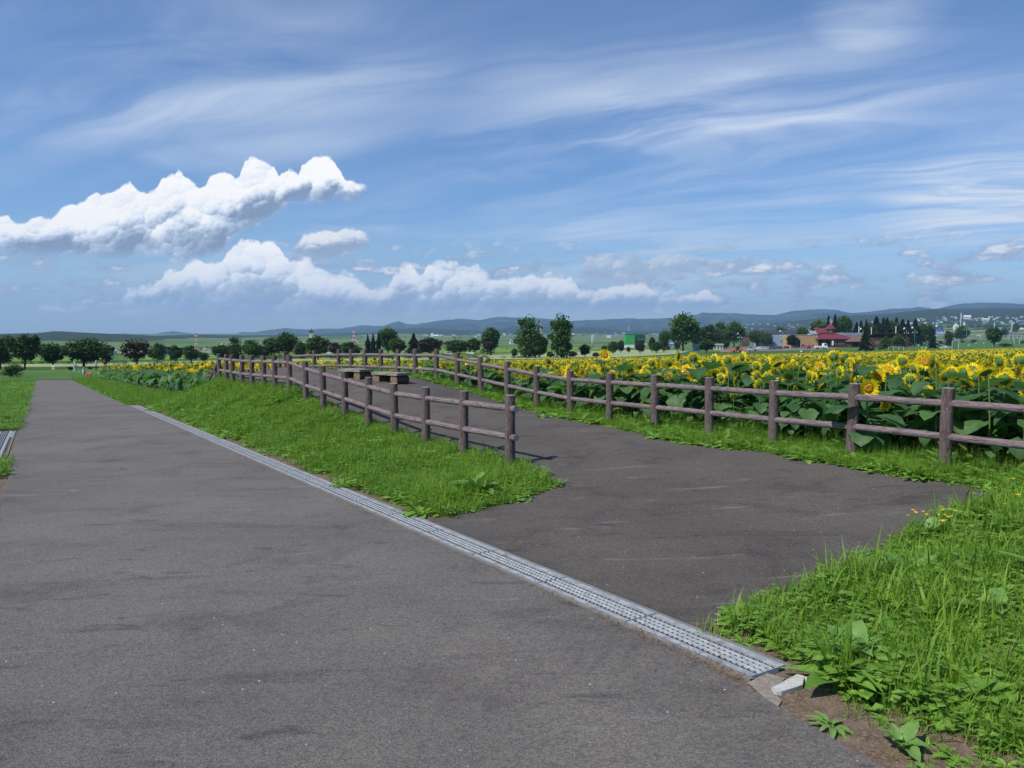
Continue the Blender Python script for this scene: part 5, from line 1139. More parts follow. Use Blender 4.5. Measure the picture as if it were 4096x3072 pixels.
def vehicle(kind, colr, px, base, lpx, yaw, label, L=None, grp='cars in the car park', Y=None):
    """a vehicle along its own +x; built from a side profile with inset glass, wheels, lamps"""
    X_, Y_, Z_ = hit(px, base) if Y is None else (dirA(px, base)[0] * Y, Y, z1(dirA(px, base)[0] * Y, Y))
    P_ = dict(sedan=(4.4, 1.7, [(0, .3), (0, .85), (.25, .95), (1.1, 1.0), (1.7, 1.42), (3.1, 1.46), (3.8, 1.05), (4.35, .95), (4.4, .3)], 1.0),
              wagon=(4.5, 1.7, [(0, .3), (0, .9), (.2, 1.05), (.35, 1.35), (.9, 1.55), (3.0, 1.55), (3.6, 1.08), (4.3, .95), (4.5, .75), (4.5, .3)], 1.05),
              suv=(4.4, 1.78, [(0, .35), (0, 1.0), (.15, 1.2), (.35, 1.66), (2.7, 1.72), (3.35, 1.18), (4.2, 1.08), (4.4, .85), (4.4, .35)], 1.15),
              kei=(3.4, 1.5, [(0, .3), (0, .85), (.1, 1.1), (.25, 1.55), (2.3, 1.62), (2.85, 1.1), (3.3, .95), (3.4, .3)], 1.05),
              van=(4.7, 1.7, [(0, .35), (0, 1.2), (.12, 1.9), (.35, 1.98), (3.5, 1.98), (4.3, 1.25), (4.65, .95), (4.7, .35)], 1.2))
    if kind in P_:
        L0, wd, prf, belt = P_[kind]; prf = [(x - L0 / 2, z) for x, z in prf]
        body = G(); n = len(prf)
        V = []; sec = [(-wd / 2, 1.0), (-wd / 2 + .08, 1.0)]
        for yy, k in ((-wd / 2, 0), (wd / 2, 0)):
            for (x, z) in prf: V.append((x, yy * (1 - .13 * max(0, (z - belt)) / .6), z))
        Q = [(i, (i + 1) % n, n + (i + 1) % n, n + i) for i in range(n)]; body.add(V, Q)
        c0 = [(x, -wd / 2, z) for x, z in prf]
        for off, fl in ((0, 0), (n, 1)):
            cx = np.mean([p[0] for p in prf]); cz = .6
            body.add([V[off + i] for i in range(n)] + [(cx, V[off][1], cz)], (), [((i + 1) % n, i, n) if fl == 0 else (i, (i + 1) % n, n) for i in range(n)])
        gl = G(); up = [(x, z) for x, z in prf if z > belt - .03]; xs = [p[0] for p in up]; ztop = max(z for x, z in prf)
        def ztop_at(x): return np.interp(x, [p[0] for p in prf[1:-1]], [p[1] for p in prf[1:-1]])
        xa = min(x for x in np.linspace(-L0 / 2, L0 / 2, 80) if ztop_at(x) > belt + .16); xb = max(x for x in np.linspace(-L0 / 2, L0 / 2, 80) if ztop_at(x) > belt + .16)
        nw = 3; 
        for sgn in (-1, 1):
            for k in range(nw):
                u0 = xa + .12 + (xb - xa - .24) * k / nw + .04; u1 = xa + .12 + (xb - xa - .24) * (k + 1) / nw - .04; q = []
                for (u, tp) in ((u0, 0), (u1, 0), (u1, 1), (u0, 1)):
                    z = belt if not tp else max(belt + .05, ztop_at(u) - .12); q.append((u, sgn * (wd / 2 * (1 - .13 * max(0, z - belt) / .6) + .004), z))
                gl.add(q, [(0, 1, 2, 3) if sgn < 0 else (3, 2, 1, 0)])
        for (i0) in range(1, n - 2):
            (x0_, z0_), (x1_, z1_) = prf[i0], prf[i0 + 1]
            if max(z0_, z1_) > belt + .2 and abs(z1_ - z0_) > .22:
                nx__, nz__ = (z1_ - z0_), -(x1_ - x0_); nl = math.hypot(nx__, nz__); nx__, nz__ = -nx__ / nl * .006, -nz__ / nl * .006
                a_, b_ = .1, .88; f = lambda t: (x0_ + (x1_ - x0_) * t + nx__, z0_ + (z1_ - z0_) * t + nz__); p, q = f(a_), f(b_); ww = wd / 2 * .84
                gl.add([(p[0], -ww, p[1]), (p[0], ww, p[1]), (q[0], ww, q[1]), (q[0], -ww, q[1])], [(0, 1, 2, 3)])
    else:   # small open-bed truck
        L0, wd = 3.4, 1.48; body = G(); body.prism([(.55, .38), (.55, 1.78), (1.25, 1.82), (1.62, 1.05), (1.70, .75), (1.70, .38)], 'y', -wd / 2, wd / 2); body.box(-1.7, .52, -.62, .62, .42, .60)
        gl = G()
        for sgn in (-1, 1): gl.add([(.68, sgn * (wd / 2 + .004), 1.12), (1.50, sgn * (wd / 2 + .004), 1.12), (1.22, sgn * (wd / 2 + .004), 1.66), (.68, sgn * (wd / 2 + .004), 1.66)], [(0, 1, 2, 3) if sgn < 0 else (3, 2, 1, 0)])
        gl.add([(1.292, -.64, 1.76), (1.292, .64, 1.76), (1.622, .66, 1.08), (1.622, -.66, 1.08)], [(0, 1, 2, 3)])
    sc = (lpx / F * Y_) / (L or L0 * max(.45, abs(math.cos(yaw)) + .38 * abs(math.sin(yaw)))); sc = min(max(sc, .8), 1.6)
    root = empty({'truck': 'small_truck', 'van': 'van', 'suv': 'car', 'kei': 'car', 'sedan': 'car', 'wagon': 'car'}[kind], (X_, Y_, Z_ + .15), yaw, sc, label=label, cat={'truck': 'truck', 'van': 'van'}.get(kind, 'car'), group=grp)
    mb = plain('paint_' + colr, dict(white=(.78, .78, .78), black=(.018, .019, .024), red=(.42, .018, .028), silver=(.42, .43, .44))[colr], .28, .5, var=.03, coat=.6)
    b = link('body', body.mesh('body', [mb]), root); link('windows', gl.mesh('windows', [M_GLASS]), b)
    if kind == 'truck':
        bed = G(); bed.box(-1.72, .50, -wd / 2, wd / 2, .60, .66); bed.box(-1.72, .50, -wd / 2, -wd / 2 + .03, .66, .95); bed.box(-1.72, .50, wd / 2 - .03, wd / 2, .66, .95); bed.box(-1.72, -1.69, -wd / 2 + .03, wd / 2 - .03, .66, .95); link('bed', bed.mesh('bed', [mb]), root)
    for (wx, wy) in ((-L0 * .31, -1), (-L0 * .31, 1), (L0 * .31, -1), (L0 * .31, 1)):
        w = link('wheel', TY, root); w.location = (wx, wy * (wd / 2 - .10), .31); q = link('rim', RM, w)
    for sgn in (-1, 1):
        h = G(); h.box(L0 / 2 - .02, L0 / 2 + .012, sgn * wd * .36 - .13, sgn * wd * .36 + .13, .66, .80); link('headlight', h.mesh('headlight', [M_LAMP]), root)
        h = G(); h.box(-L0 / 2 - .012, -L0 / 2 + .02, sgn * wd * .42 - .08, sgn * wd * .42 + .08, .70, .95); link('tail_light', h.mesh('tail_light', [M_TAIL]), root)
    return root
vehicle('sedan', 'white', 2987, 1368, 28, .1, 'white car parked far off by the brown house')
vehicle('truck', 'silver', 3011, 1406, 37, math.pi, 'silver open bed truck facing left beside the orange loader')
vehicle('wagon', 'white', 3045, 1400, 36, math.pi + .2, 'white estate car behind the silver truck')
vehicle('suv', 'black', 3088, 1400, 36, -2.2, 'black car, leftmost of the row of black cars')
vehicle('wagon', 'black', 3114, 1398, 34, -2.4, 'black car, second of the row of black cars')
vehicle('wagon', 'black', 3144, 1396, 30, -2.4, 'black car, third of the row of black cars')
vehicle('sedan', 'black', 3182, 1394, 24, -2.4, 'black car half hidden by the low dark tree')
vehicle('kei', 'black', 3212, 1392, 22, -2.0, 'black small car left behind the red car')
vehicle('kei', 'red', 3231, 1397, 32, .75, 'red car with open rear parked beside the white truck')
vehicle('truck', 'white', 3284, 1398, 47, 0.0, 'white open bed truck facing right before the red roofed restaurant')
vehicle('van', 'white', 3916, 1345, 42, math.pi, 'white van driving left on the lane, far right')
vehicle('truck', 'white', 1880, 1421, 34, .1, 'white truck between the dark trees behind the platform', grp='vehicles behind the platform')
vehicle('wagon', 'white', 1792, 1421, 36, math.pi, 'white car half hidden by dark trees behind the platform', grp='vehicles behind the platform')
def loader():
    X_, Y_, Z_ = hit(2950, 1411); s_ = 54 / F * Y_ / 6.2; o = empty('wheel_loader', (X_, Y_, Z_ + .15), math.pi, s_, label='orange wheel loader with its bucket to the left in the car park', cat='loader')
    mo = plain('orange_paint', (.80, .13, .02), .45, .4, var=.05); md = plain('dark_metal', (.04, .045, .045), .5)
    g = G(); g.prism([(-2.4, .75), (-2.4, 1.55), (-2.1, 1.75), (-.6, 1.7), (-.6, .75)], 'y', -.9, .9); g.box(-.6, 1.4, -.55, .55, .65, 1.15); link('body', g.mesh('body', [mo]), o)
    g = G(); g.prism([(-.75, 1.2), (-.75, 2.75), (.55, 2.75), (.75, 1.2)], 'y', -.7, .7); c = link('cab', g.mesh('cab', [md]), o); g = G()
    for y in (-.705, .705): g.add([(-.6, y, 1.5), (.6, y, 1.5), (.45, y, 2.6), (-.6, y, 2.6)], [(0, 1, 2, 3)])
    link('windows', g.mesh('windows', [M_GLASS]), c)
    g = G(); g.prism([(1.0, 1.0), (1.2, 1.45), (2.9, .85), (2.9, .55)], 'y', -.5, .5); link('arm', g.mesh('arm', [mo]), o)
    g = G(); g.prism([(2.8, .15), (2.7, .7), (3.0, 1.35), (3.2, 1.3), (3.05, .5), (3.9, .12), (3.9, .05)], 'y', -1.25, 1.25); link('bucket', g.mesh('bucket', [mo]), o)
    for (x, y) in ((-1.6, -.85), (-1.6, .85), (1.2, -.85), (1.2, .85)):
        w = link('wheel', TY, o); w.location = (x, y, .65); w.scale = (2.1, 2.1, 2.1); r = link('rim', RM, w)
loader()
# ================================================================== buildings
WALLC = dict(green=(.035, .34, .075), tan=(.42, .27, .13), timber=(.085, .040, .022), white=(.66, .67, .66), grey=(.34, .36, .38), bluegrey=(.30, .37, .46), navy=(.020, .035, .090), brown=(.11, .075, .055), pale=(.52, .54, .50), cream=(.58, .52, .38), orange=(.50, .24, .16))
ROOFC = dict(red=(.165, .034, .042), slate=(.045, .05, .06), blue=(.03, .055, .20), grey=(.26, .28, .31), white=(.62, .64, .66), brown=(.15, .10, .10), green=(.03, .14, .05), pblue=(.16, .30, .52))
def wall_m(k): return plain('wall_' + k, WALLC[k], .85, .2, var=.10, sc=.6)
def roof_m(k): return mat('roof_' + k, lambda x: pbsdf(x, x.mix(x.ss(x.sep(x.v('MULTIPLY', ocoord(x), (1, 1, 1)))[0], 0, 1, 0, .0), x.mix(x.ss(x.noise(ocoord(x), .8, 5, .6), .3, .7), tuple(v * .85 for v in ROOFC[k]), tuple(v * 1.15 for v in ROOFC[k])), ROOFC[k]), .5, .4))
M_WIN = mat('window_glass', lambda x: pbsdf(x, (.04, .05, .065), .15, .6)); M_FRAME = plain('window_frame', (.55, .55, .54), .6); M_DARK = mat('opening_shade', lambda x: pbsdf(x, (.012, .011, .010), .9, .1))
def house(px0, px1, base, eave, ridge, wall, roof, label, depth=8.0, kind='gable', windows=(), doors=(), yaw=0.0, Y=None, cat='building', name='building', group=None, over=.35):
    """building read off its pixel box: px0..px1 wide, base/eave/ridge rows; windows as (x fraction, z fraction, w, h) of the front wall"""
    pxm = (px0 + px1) / 2
    if Y is None: X_, Y_, Z_ = hit(pxm, base)
    else: a, e = dirA(pxm, base); X_, Y_ = a * Y, Y; Z_ = z1(X_, Y_)
    w = (px1 - px0) / F * Y_; he = HCAM + dirA(pxm, eave)[1] * Y_ - Z_; hr = HCAM + dirA(pxm, ridge)[1] * Y_ - Z_
    if he < .8: he = .8
    if hr < he: hr = he + .1
    root = empty(name, (X_, Y_, Z_), yaw, label=label, cat=cat, group=group)
    g = G(); g.box(-w / 2, w / 2, 0, depth, -.6, he)
    if kind == 'gable': g.prism([(0.02, he + .001), (depth - .02, he + .001), (depth / 2, hr - .03)], 'x', -w / 2 + .02, w / 2 - .02)
    if kind == 'gable_front': g.prism([(-w / 2 + .02, he + .001), (w / 2 - .02, he + .001), (0, hr - .03)], 'y', .02, depth - .02)
    wl = link('wall', g.mesh('wall', [wall_m(wall)]), root)
    r = G(); t = .14; o_ = over
    if kind == 'gable':
        sl_ = (hr - he) / (depth / 2); y0 = -o_; z0 = he - o_ * sl_; r.prism([(y0, z0), (depth / 2, hr), (depth - y0, z0), (depth - y0, z0 + t), (depth / 2, hr + t), (y0, z0 + t)], 'x', -w / 2 - o_, w / 2 + o_)
    elif kind == 'gable_front':
        sl_ = (hr - he) / (w / 2); x0 = -w / 2 - o_; z0 = he - o_ * sl_; r.prism([(x0, z0), (0, hr), (-x0, z0), (-x0, z0 + t), (0, hr + t), (x0, z0 + t)], 'y', -o_, depth + o_)
    elif kind == 'hip':
        x0, y0 = w / 2 + o_, -o_; rl = max(0.0, w / 2 - depth / 2); V = [(-x0, y0, he), (x0, y0, he), (x0, depth + o_, he), (-x0, depth + o_, he), (-rl, depth / 2, hr), (rl, depth / 2, hr)]
        r.add(V, [(0, 1, 5, 4), (2, 3, 4, 5), (3, 2, 1, 0)], [(1, 2, 5), (3, 0, 4)])
        r.box(-x0, x0, y0, depth + o_, he - .10, he - .005)
    elif kind == 'flat': r.box(-w / 2 - .12, w / 2 + .12, -.12, depth + .12, he + .002, max(hr, he + .25))
    elif kind == 'shed': r.prism([(-o_, hr), (depth + o_, he), (depth + o_, he + t), (-o_, hr + t)], 'x', -w / 2 - o_, w / 2 + o_)
    link('roof', r.mesh('roof', [roof_m(roof)]), root)
    for (fx, fz, fw, fh) in windows:
        cx = (fx - .5) * w; cz = fz * he; ww = fw * w / 2; hh = fh * he / 2; g = G()
        g.box(cx - ww, cx + ww, -.05, -.002, cz - hh, cz + hh); f = link('window', g.mesh('window', [M_FRAME]), root)
        g = G(); g.box(cx - ww * .86, cx - ww * .04, -.06, -.052, cz - hh * .84, cz + hh * .84); g.box(cx + ww * .04, cx + ww * .86, -.06, -.052, cz - hh * .84, cz + hh * .84); link('pane', g.mesh('pane', [M_WIN]), f)
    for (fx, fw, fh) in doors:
        cx = (fx - .5) * w; g = G(); g.box(cx - fw * w / 2, cx + fw * w / 2, -.04, -.002, 0.02, fh * he); link('door', g.mesh('door', [M_DARK]), root)  # near-black panel on the solid wall, shade of an opening put in as colour
    return root, w, he, hr, X_, Y_, Z_
# green three-storey house
r_, w_, he_, hr_, X_, Y_, Z_ = house(2503, 2540, 1391, 1338, 1336, 'green', 'green', 'bright green three storey house with a white base', 9, 'flat', [(.22, .84, .16, .12), (.40, .46, .2, .13), (.80, .5, .1, .10), (.82, .76, .08, .2)])
g = G(); g.box(-w_ / 2 - .05, w_ / 2 + .05, -.05, 9.05, -.5, he_ * .22); link('base', g.mesh('base', [wall_m('white')]), r_)
k = Y_ / F; g = G(); g.box(w_ / 2, w_ / 2 + 43 * k, 1.5, 9, he_ * .56, he_ * .97); link('wing', g.mesh('wing', [wall_m('green')]), r_)
g = G(); g.box(w_ / 2 + 1 * k, w_ / 2 + 50 * k, .2, 9.4, he_ * 1.0, he_ * 1.05); link('wing_roof', g.mesh('wing_roof', [roof_m('slate')]), r_)
g = G(); g.box(w_ / 2, w_ / 2 + 42 * k, 2.2, 9, -.5, he_ * .56 - .01); link('lower_wing', g.mesh('lower_wing', [wall_m('brown')]), r_)
g = G(); g.box(w_ / 2, w_ / 2 + 43 * k, .6, 1.5, he_ * .53, he_ * .56); g.box(w_ / 2, w_ / 2 + 43 * k, .6, .66, he_ * .56, he_ * .66); link('balcony', g.mesh('balcony', [plain('balcony', (.05, .09, .06), .6)]), r_)
for fx in (.1, .40, .75):
    g = G(); x0 = w_ / 2 + 43 * k * fx; g.box(x0, x0 + 8 * k, 1.42, 1.49, he_ * .64, he_ * .88); f = link('window', g.mesh('window', [M_FRAME]), r_); g = G(); g.box(x0 + 1 * k, x0 + 7 * k, 1.40, 1.415, he_ * .66, he_ * .86); link('pane', g.mesh('pane', [M_WIN]), f)
g = G(); g.prism([(-1.5, 0.0), (2.1, 1.4), (2.1, 1.55), (-1.5, .15)], 'x', w_ / 2 + 16 * k, w_ / 2 + 46 * k); q = link('porch_roof', g.mesh('porch_roof', [roof_m('grey')]), r_); q.location = (0, 0, he_ * .22)
# restaurant with the red hipped roof and spire
r_, w_, he_, hr_, X_, Y_, Z_ = house(3266, 3408, 1390, 1356, 1328, 'timber', 'red', 'dark timber restaurant under a red hipped roof with a small spire', 16, 'hip', [(.54, .55, .05, .28), (.66, .55, .09, .3), (.76, .55, .05, .3)], [(.12, .13, .86), (.31, .13, .80)], over=1.1)
k = Y_ / F
def spire(root, cx, w, z0, z1_, z2):
    g = G(); g.box(cx - w / 2, cx + w / 2, 6, 6 + w, z0, z1_); t = link('tower', g.mesh('tower', [wall_m('timber')]), root)
    g = G(); o = w * .62; g.add([(cx - o, 6 + w / 2 - o, z1_), (cx + o, 6 + w / 2 - o, z1_), (cx + o, 6 + w / 2 + o, z1_), (cx - o, 6 + w / 2 + o, z1_), (cx, 6 + w / 2, z2)], [(3, 2, 1, 0)], [(0, 1, 4), (1, 2, 4), (2, 3, 4), (3, 0, 4)]); link('spire_roof', g.mesh('spire_roof', [roof_m('red')]), t)
    g = G(); g.box(cx - w * .30, cx - w * .02, 5.95, 5.99, z0 + (z1_ - z0) * .45, z0 + (z1_ - z0) * .92); f = link('window', g.mesh('window', [plain('teal_pane', (.05, .25, .33), .3)]), t)
spire(r_, 4 * k, 25 * k, he_ + 1.5, HCAM + dirA(3340, 1316)[1] * Y_ - Z_, HCAM + dirA(3340, 1291)[1] * Y_ - Z_)
g = G(); g.box(-8 * k, 8 * k, -.9, -.75, he_ * .25, he_ * .80); q = link('sign', g.mesh('sign', [plain('sign_white', (.75, .74, .70), .7)]), r_); q.location = (-9 * k, 0, 0); q.scale = (.45, 1, 1)
house(3270, 3330, 1366, 1331, 1313, 'timber', 'red', 'red roofed wing behind the restaurant, left of the spire', 12, 'gable', Y=462)
house(3168, 3272, 1379, 1341, 1339, 'tan', 'grey', 'low tan hall with a flat grey roof left of the restaurant', 16, 'flat', [], [(.25, .13, .66)], Y=456)
house(3375, 3446, 1372, 1343, 1331, 'tan', 'grey', 'tan flat roofed hall part right of the restaurant', 14, 'flat', [], [(.8, .3, .45)], Y=465)
house(3242, 3280, 1345, 1334, 1324, 'pale', 'grey', 'glazed skylight house on the tan hall', 5, 'gable', [(.3, .5, .3, .5), (.7, .5, .3, .5)], Y=462)
house(3366, 3400, 1344, 1330, 1316, 'white', 'blue', 'white gabled house with a blue roof behind the restaurant', 8, 'gable_front', [(.4, .5, .35, .3)], Y=540)
house(3495, 3636, 1382, 1352, 1335, 'timber', 'red', 'long brown shop with a low red roof right of the pavilion', 11, 'shed', [(.88, .75, .03, .12), (.80, .75, .03, .12), (.1, .5, .1, .3)], [(.84, .1, .62), (.45, .08, .6)], over=.8, Y=440)
house(3402, 3442, 1390, 1366, 1349, 'timber', 'brown', 'open garden pavilion with a grey brown pyramid roof', 4.6, 'hip', [], [(.5, .5, .8)], over=1.0, cat='pavilion', name='pavilion')
house(3041, 3196, 1362, 1334, 1322, 'bluegrey', 'slate', 'long blue grey hall with a dark roof behind the car park trees', 14, 'gable', [(.16, .6, .05, .3), (.55, .4, .04, .2), (.75, .4, .05, .2)], Y=560)
house(2969, 2998, 1362, 1341, 1330, 'brown', 'slate', 'dark brown house behind the white parked car', 9, 'gable', [(.3, .6, .15, .25), (.7, .6, .15, .25)], Y=560)
house(2842, 2893, 1400, 1380, 1376, 'cream', 'grey', 'cream garden shed with louvred doors left of the loader', 4, 'gable', [(.35, .5, .12, .6), (.6, .5, .12, .6), (.85, .5, .12, .6)], [(.12, .14, .7)])
house(2778, 2800, 1404, 1385, 1378, 'bluegrey', 'grey', 'small blue grey shed behind the low dark tree', 4, 'gable', [(.5, .5, .2, .3)])
house(2664, 2694, 1392, 1376, 1368, 'bluegrey', 'pblue', 'pair of blue grey sheds under the biggest tree', 6, 'gable', [(.3, .5, .15, .3), (.7, .5, .15, .3)])
house(3711, 3776, 1338, 1325, 1311, 'grey', 'blue', 'farmhouse with a dark blue roof right of the conifers', 12, 'gable', [(.3, .45, .1, .35), (.7, .45, .1, .35)])
house(3748, 3800, 1345, 1336, 1328, 'grey', 'grey', 'grey low barn in front of the blue roofed farmhouse', 9, 'gable', [(.3, .5, .08, .3)])
house(3995, 4046, 1327, 1318, 1310, 'white', 'pblue', 'white houses with pale blue roofs at the far right', 8, 'gable', [(.3, .5, .1, .3), (.7, .5, .1, .3)])
house(4073, 4096, 1320, 1315, 1311, 'cream', 'white', 'long cream shed at the right photo edge', 8, 'gable')
house(4018, 4140, 1345, 1338, 1334, 'grey', 'slate', 'long dark low roof at the right photo edge', 8, 'gable')
house(626, 694, 1417, 1397, 1388, 'navy', 'slate', 'dark blue barn between trees on the left', 14, 'shed', [(.5, .62, .06, .16)], [(.82, .2, .5)])
house(405, 437, 1418, 1404, 1393, 'white', 'white', 'white gabled greenhouse on the left behind the thin tree', 8, 'gable_front', [(.5, .4, .3, .3)])
house(256, 272, 1424, 1417, 1412, 'white', 'slate', 'small white house behind the broad left tree', 6, 'gable')
house(30, 60, 1424, 1420, 1417, 'pale', 'pblue', 'low pale greenhouse at the far left', 6, 'gable')
house(1308, 1338, 1420, 1382, 1371, 'white', 'brown', 'white gabled house with brown roof right of the clock tower', 8, 'gable_front', [(.3, .5, .2, .2), (.7, .5, .2, .2)], Y=300)
house(1190, 1250, 1425, 1386, 1368, 'orange', 'white', 'reddish house with white roof left of the clock tower', 10, 'gable', [(.2, .6, .1, .16), (.5, .6, .1, .16), (.8, .6, .1, .16)], Y=310)
# white clock tower with dark spire
def clock_tower():
    Y_ = 305; a, e = dirA(1247, 1420); X_ = a * Y_; Z_ = z1(X_, Y_); k = Y_ / F; zz = lambda p: HCAM + dirA(1247, p)[1] * Y_ - Z_
    o = empty('clock_tower', (X_, Y_, Z_), label='slim white clock tower with a dark pointed spire above the trees', cat='tower'); w = 5.6 * k
    g = G(); g.box(-w, w, -w, w, -.5, zz(1330)); link('shaft', g.mesh('shaft', [wall_m('white')]), o)
    g = G(); z0 = zz(1330); g.box(-w * 1.35, w * 1.35, -w * 1.35, w * 1.35, z0, z0 + .5)
    g.add([(-w * 1.25, -w * 1.25, z0 + .5), (w * 1.25, -w * 1.25, z0 + .5), (w * 1.25, w * 1.25, z0 + .5), (-w * 1.25, w * 1.25, z0 + .5), (-w * .5, -w * .5, zz(1322)), (w * .5, -w * .5, zz(1322)), (w * .5, w * .5, zz(1322)), (-w * .5, w * .5, zz(1322)), (0, 0, zz(1311))], [(0, 1, 5, 4), (1, 2, 6, 5), (2, 3, 7, 6), (3, 0, 4, 7)], [(4, 5, 8), (5, 6, 8), (6, 7, 8), (7, 4, 8)])
    link('spire', g.mesh('spire', [roof_m('slate')]), o)
    for zc in (1336, 1342): g = G(); g.tube([(0, -w - .06, zz(zc)), (0, -w - .01, zz(zc))], [w * .55, w * .55], 14); link('clock_face' if zc == 1336 else 'louvre', g.mesh('clock_face', [plain('clock_face', (.33, .36, .38), .5)]), o)
clock_tower()
# far houses of the valley, each a small gabled house
def far_house(px, py, wpx, hpx, wall, roof, first={}):
    X_, Y_, Z_ = hit(px, py); k = Y_ / F; w = wpx * k; h = hpx * k; key = (wall, roof)
    if key not in first:
        g = G(); g.box(-.5, .5, -.35, .35, -.4, .62, 0); g.prism([(-.345, .621), (.345, .621), (0, .97)], 'x', -.495, .495, 0)
        r = G(); r.prism([(-.42, .56), (0, 1.0), (.42, .56), (.42, .62), (0, 1.07), (-.42, .62)], 'x', -.54, .54); first[key] = (g.mesh('wall', [wall_m(wall)]), r.mesh('roof', [roof_m(roof)]))
    o = empty('far_house', (X_, Y_, Z_), random.uniform(-.5, .5), (w, w * .8, h)); link('wall', first[key][0], o); link('roof', first[key][1], o); return o
CMB = [('white', 'white'), ('white', 'red'), ('grey', 'slate'), ('white', 'slate'), ('cream', 'grey'), ('bluegrey', 'pblue'), ('pale', 'grey'), ('orange', 'red'), ('white', 'grey')]
CN = {'white': 'white', 'grey': 'grey', 'cream': 'cream', 'bluegrey': 'blue grey', 'pale': 'pale', 'orange': 'reddish', 'red': 'red', 'slate': 'dark', 'pblue': 'light blue'}
AREAS = [('in the hillside town at the upper right', 3660, 4096, 1268, 1288, 62, 7, 5), ('on the slope below the right hillside town', 3680, 4096, 1288, 1296, 14, 10, 5), ('in the valley town behind the car park', 2930, 3290, 1292, 1320, 44, 6, 3.5), ('on the plain behind the green house', 2180, 2700, 1330, 1346, 22, 9, 4),
         ('on the plain behind the platform', 1690, 2080, 1338, 1352, 20, 8, 4), ('in the hamlet left of the platform', 700, 880, 1392, 1408, 26, 7, 5), ('behind the trees left of the clock tower', 880, 1180, 1378, 1396, 12, 8, 4), ('below the far red and white pylon', 1380, 1500, 1365, 1378, 8, 7, 4), ('on the plain right of the conifers', 3300, 3650, 1284, 1300, 16, 7, 3.5)]
for (nm_, xa_, xb_, ya, yb, n, w, h) in AREAS:
    for i in range(n):
        c = CMB[random.choices(range(9), [5, 2, 3, 3, 2, 1, 3, 1, 4])[0]]; o = far_house(random.uniform(xa_, xb_), random.uniform(ya, yb), w * random.uniform(.6, 1.5), h * random.uniform(.7, 1.3), *c)
        tag(o, 'tiny house, %s walls, %s roof, %s' % (CN[c[0]], CN[c[1]], nm_), 'house', 'far houses %s, %s walls, %s roofs' % (nm_, CN[c[0]], CN[c[1]]))
for (px, py, w, h, c, lb) in [(1745, 1349, 22, 9, ('white', 'white'), 'white domed hall far off on the plain behind the platform'), (1728, 1346, 7, 11, ('white', 'white'), 'white far block tower left of the domed hall'), (2050, 1376, 22, 17, ('white', 'grey'), 'white farmhouse left of the left poplar'),
                              (2437, 1350, 20, 10, ('white', 'pblue'), 'white gabled barn behind the fields, left of the green house'), (3868, 1276, 24, 14, ('white', 'white'), 'largest white building of the right hillside town'), (3942, 1284, 24, 10, ('cream', 'white'), 'long cream building of the right hillside town'), (3754, 1294, 16, 6, ('white', 'pblue'), 'white shed with blue roof under the hillside town'), (4075, 1289, 17, 8, ('bluegrey', 'pblue'), 'light blue roofed shed at the far right below the town'),
                              (2180, 1356, 20, 8, ('white', 'grey'), 'white low sheds right of the left poplar'), (2800 - 700, 1352, 12, 8, ('white', 'grey'), 'small white house behind the left poplar')]:
    tag(far_house(px, py, w, h, *c), lb, 'building')
# ================================================================== pylons, poles, lamps
M_RED = plain('pylon_red', (.62, .10, .07), .6); M_WHT = plain('pylon_white', (.72, .73, .74), .6)
def pylon(px, base, top, label, Y=None):
    X_, Y_, Z_ = hit(px, base); k = Y_ / F; H_ = HCAM + dirA(px, top)[1] * Y_ - Z_; o = empty('pylon', (X_, Y_, Z_), .4, label=label, cat='pylon', group='red and white lattice pylons'); w = H_ * .12; nb = 7
    for i in range(nb):
        g = G(); za, zb = H_ * i / nb, H_ * (i + 1) / nb; wa = w * (1 - .80 * (i / nb) ** .7) ; wb = w * (1 - .80 * ((i + 1) / nb) ** .7); t = H_ * .008
        c = lambda ww, z: [(-ww, -ww, z), (ww, -ww, z), (ww, ww, z), (-ww, ww, z)]; A, B = c(wa, za), c(wb, zb)
        for j in range(4):
            g.tube([A[j], B[j]], [t, t], 4); g.tube([A[j], B[(j + 1) % 4]], [t * .7, t * .7], 4); g.tube([A[(j + 1) % 4], B[j]], [t * .7, t * .7], 4)
        if i in (4, 5, 6): g.tube([(-w * .9, 0, za + .6 * (zb - za)), (w * .9, 0, za + .6 * (zb - za))], [t, t], 4)
        link('red_section' if i % 2 == 0 else 'white_section', g.mesh('section', [M_RED if i % 2 == 0 else M_WHT]), o)
for a in [(785, 1388, 1331, 'red and white pylon above the hamlet on the left'), (1416, 1371, 1316, 'red and white pylon behind the platform, left of the three firs'), (2163, 1341, 1295, 'distant pylon just right of the left poplar'), (2209, 1339, 1297, 'distant pylon behind the right poplar'), (2515, 1324, 1300, 'faint small pylon above the green house')]: pylon(*a)
M_POLE = plain('pole_concrete', (.42, .42, .41), .8)
def pole(px, base, top, label, arm=True, Y=None):
    if Y is None: X_, Y_, Z_ = hit(px, base)
    else: a, e = dirA(px, base); X_, Y_ = a * Y, Y; Z_ = z1(X_, Y_)
    H_ = HCAM + dirA(px, top)[1] * Y_ - Z_; o = empty('utility_pole', (X_, Y_, Z_), random.uniform(-.4, .4), label=label, cat='utility pole', group='concrete utility poles'); r = max(.16, Y_ * .0006)
    g = G(); g.tube([(0, 0, -.3), (0, 0, H_)], [r * 1.15, r * .8], 8); link('pole', g.mesh('pole', [M_POLE], True), o)
    if arm: g = G(); g.box(-1.1, 1.1, -.3, -.16, H_ - 1.0, H_ - .85); g.box(-.9, .9, -.3, -.16, H_ - 1.9, H_ - 1.75); g.tube([(.5, -.5, H_ - 3.4), (.5, -.5, H_ - 2.5)], [.26, .26], 8); link('crossarm', g.mesh('crossarm', [M_POLE]), o)
